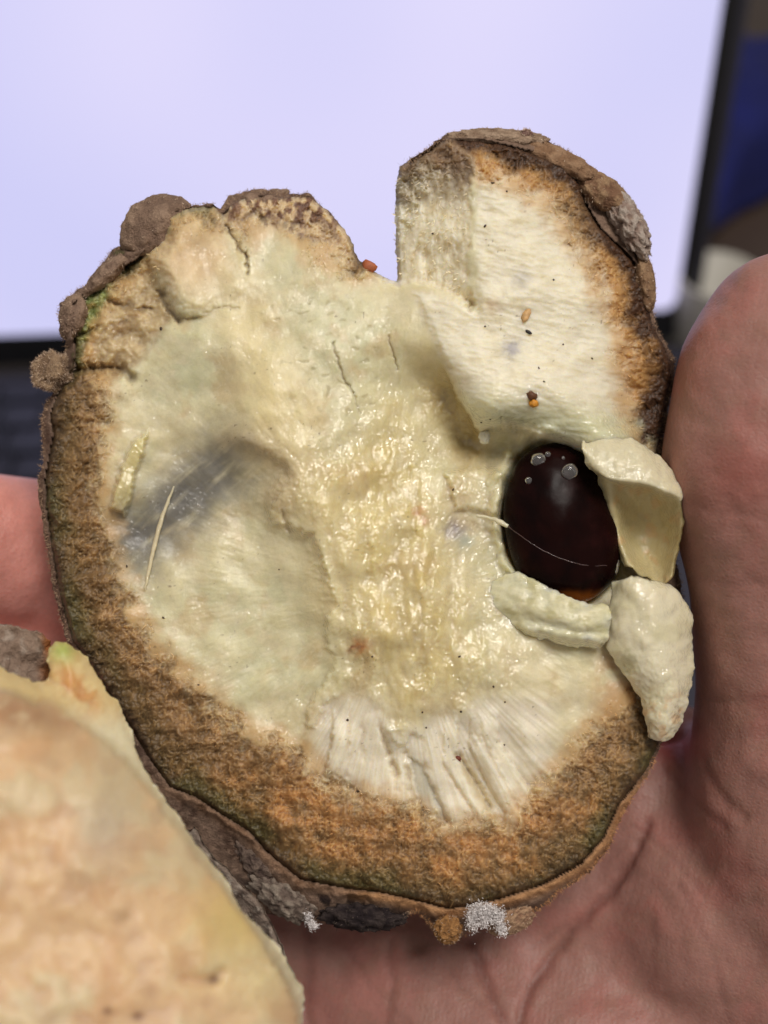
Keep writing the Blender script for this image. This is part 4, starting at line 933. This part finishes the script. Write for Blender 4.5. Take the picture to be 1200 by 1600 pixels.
for pts, wd, dp in (([(1012,1285),(990,1335),(950,1395),(905,1445),(865,1490),(830,1545),(800,1620)],8,16),([(735,1470),(752,1520),(776,1575),(800,1620)],8,14),([(610,1470),(612,1540),(606,1620)],7,6),([(484,1430),(483,1500),(478,1620)],9,10),
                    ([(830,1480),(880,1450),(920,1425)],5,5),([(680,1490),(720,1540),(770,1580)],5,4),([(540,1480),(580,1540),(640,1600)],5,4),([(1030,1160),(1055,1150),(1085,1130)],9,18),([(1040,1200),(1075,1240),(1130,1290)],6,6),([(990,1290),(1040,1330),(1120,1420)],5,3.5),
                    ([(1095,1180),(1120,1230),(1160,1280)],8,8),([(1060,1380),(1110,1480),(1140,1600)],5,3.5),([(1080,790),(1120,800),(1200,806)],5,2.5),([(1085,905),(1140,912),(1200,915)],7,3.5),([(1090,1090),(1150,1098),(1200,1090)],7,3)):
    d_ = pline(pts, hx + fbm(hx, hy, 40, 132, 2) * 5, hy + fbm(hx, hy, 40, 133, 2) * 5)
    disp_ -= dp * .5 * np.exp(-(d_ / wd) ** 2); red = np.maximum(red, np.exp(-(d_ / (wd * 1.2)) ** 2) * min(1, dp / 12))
# fine skin folds of the ball of the thumb
rid = np.sin((hx * .93 - hy * .25 + 8 * fbm(hx, hy, 70, 134, 2)) / 2.9)
co += no * ((disp_ * front)[:, None] * K)
me.vertices.foreach_set('co', co.astype(np.float32).ravel())
nb = fbm(hx, hy, 140, 135, 3); nm = fbm(hx, hy, 40, 136, 3)
HC = np.ones((n, 3)) * lin(158, 115, 105)
HC = mix(HC, lin(166, 112, 103), ss(-.1, .4, nb) * .7); HC = mix(HC, lin(152, 114, 101), ss(0, .4, nm) * .5)
HC = mix(HC, lin(156, 90, 82), np.exp(-(np.hypot((hx - 1160) / 90, (hy - 750) / 60)) ** 2) * .5)
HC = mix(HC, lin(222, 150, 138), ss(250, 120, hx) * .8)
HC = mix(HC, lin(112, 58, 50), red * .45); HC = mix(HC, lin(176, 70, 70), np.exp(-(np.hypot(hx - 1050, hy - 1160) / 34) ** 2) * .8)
HC *= (1 + .05 * fbm(hx, hy, 9, 137, 3))[:, None]
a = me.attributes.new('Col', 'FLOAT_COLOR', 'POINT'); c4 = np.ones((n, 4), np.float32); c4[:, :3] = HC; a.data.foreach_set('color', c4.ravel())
m, nt, p = newmat('skin'); L = nt.links.new
a_ = node(nt, 'ShaderNodeAttribute', attribute_name='Col'); tc = node(nt, 'ShaderNodeTexCoord')
n1 = node(nt, 'ShaderNodeTexNoise'); n1.inputs['Scale'].default_value = 1400; n1.inputs['Detail'].default_value = 4; L(tc.outputs['Object'], n1.inputs['Vector'])
wv = node(nt, 'ShaderNodeTexWave', wave_type='BANDS', bands_direction='X'); wv.inputs['Scale'].default_value = 330; wv.inputs['Distortion'].default_value = 5; wv.inputs['Detail'].default_value = 2.0; wv.inputs['Detail Scale'].default_value = .35
mp = node(nt, 'ShaderNodeMapping'); mp.inputs['Rotation'].default_value = (0, 0, .25); L(tc.outputs['Object'], mp.inputs['Vector']); L(mp.outputs['Vector'], wv.inputs['Vector'])
vo = node(nt, 'ShaderNodeTexVoronoi'); vo.inputs['Scale'].default_value = 1300; vo.feature = 'DISTANCE_TO_EDGE'; L(tc.outputs['Object'], vo.inputs['Vector'])
ad = node(nt, 'ShaderNodeMath', operation='MULTIPLY_ADD'); ad.inputs[1].default_value = .17; L(wv.outputs['Fac'], ad.inputs[0]); L(n1.outputs['Fac'], ad.inputs[2])
vm = node(nt, 'ShaderNodeMath', operation='MULTIPLY_ADD'); vm.inputs[1].default_value = 1.2; L(vo.outputs['Distance'], vm.inputs[0]); L(ad.outputs['Value'], vm.inputs[2])
b = node(nt, 'ShaderNodeBump'); b.inputs['Strength'].default_value = .4; b.inputs['Distance'].default_value = .0002; L(vm.outputs['Value'], b.inputs['Height']); L(b.outputs['Normal'], p.inputs['Normal'])
mr = node(nt, 'ShaderNodeMapRange'); mr.inputs['From Min'].default_value = .25; mr.inputs['From Max'].default_value = .75; mr.inputs['To Min'].default_value = .93; mr.inputs['To Max'].default_value = 1.07; L(n1.outputs['Fac'], mr.inputs['Value'])
mx = node(nt, 'ShaderNodeVectorMath', operation='SCALE'); L(a_.outputs['Color'], mx.inputs[0]); L(mr.outputs['Result'], mx.inputs['Scale']); L(mx.outputs['Vector'], p.inputs['Base Color'])
p.inputs['Roughness'].default_value = .5; p.inputs['Specular IOR Level'].default_value = .35
p.inputs['Subsurface Weight'].default_value = .5; p.inputs['Subsurface Radius'].default_value = (1, .4, .25); p.inputs['Subsurface Scale'].default_value = .003
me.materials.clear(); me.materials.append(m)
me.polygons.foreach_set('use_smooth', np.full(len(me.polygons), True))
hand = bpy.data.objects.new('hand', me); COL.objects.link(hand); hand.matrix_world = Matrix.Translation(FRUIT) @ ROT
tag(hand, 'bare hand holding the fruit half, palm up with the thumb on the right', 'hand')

# ------------------------------------------------------------------ things lying behind, right of the laptop
def ground(px, py): return on_z(px, py, DESK_Z)
ctrl = []
for r_, row in enumerate([[(1060,112),(1130,116),(1200,120),(1300,126)], [(1060,180),(1130,180),(1210,180),(1310,180)], [(1060,260),(1120,250),(1190,230),(1310,210)], [(1060,350),(1105,350),(1165,310),(1300,240)], [(1050,410),(1100,410),(1150,345),(1300,275)]]):
    rr = []
    for k, (a, b) in enumerate(row):
        g = ground(a, b); rr.append((g.x, g.y, (.012, .05, .06, .045, .012)[r_] + .012 * ((k + r_) % 2)))
    ctrl.append(rr)
G = cr1(ctrl, 50); G = np.swapaxes(cr1(np.swapaxes(G, 0, 1), 50), 0, 1)
G[..., 2] += fbm(G[..., 0] * 1000, G[..., 1] * 1000, 70, 141, 3) * .012; G[..., 2] = np.maximum(G[..., 2], .004)
top = G.reshape(-1, 3); bot = top.copy(); bot[:, 2] = np.maximum(bot[:, 2] - .003, .001)
i = np.arange(2500).reshape(50, 50); q = np.stack([i[:-1, :-1], i[1:, :-1], i[1:, 1:], i[:-1, 1:]], -1).reshape(-1, 4)
brd = np.concatenate([i[:-1, 0], i[-1, :-1], i[:0:-1, -1], i[0, :0:-1]]); br2 = np.roll(brd, -1)
cl = mesh_np('cloth', np.concatenate([top, bot]), np.concatenate([q, q[:, ::-1] + 2500, np.stack([brd, brd + 2500, br2 + 2500, br2], 1)]), simple('blue_fabric', (6, 18, 92), .85, scale=40, var=.25, bump=.3))
tag(cl, 'crumpled dark blue cloth lying behind the right edge of the laptop', 'cloth')
g = ground(1092, 560)
mug = tag(empty('cup', g), 'pale grey cup, blurred, between the laptop corner and the thumb', 'cup')
def lathe(prof, seg=32):
    V = np.array([(r * math.cos(a), r * math.sin(a), z) for r, z in prof for a in np.arange(seg) / seg * 2 * math.pi])
    i = np.arange(len(prof) * seg).reshape(len(prof), seg); j = np.roll(i, -1, 1)
    return V, np.stack([i[:-1], j[:-1], j[1:], i[1:]], -1).reshape(-1, 4)
V, Fq = lathe([(.0001, 0), (.016, 0), (.018, .002), (.021, .05), (.0212, .052), (.0202, .052), (.0172, .004), (.0001, .004)])
mesh_np('cup_body', V, Fq, simple('pale_plastic', (186, 182, 172), .5, scale=90, var=.05), mug)
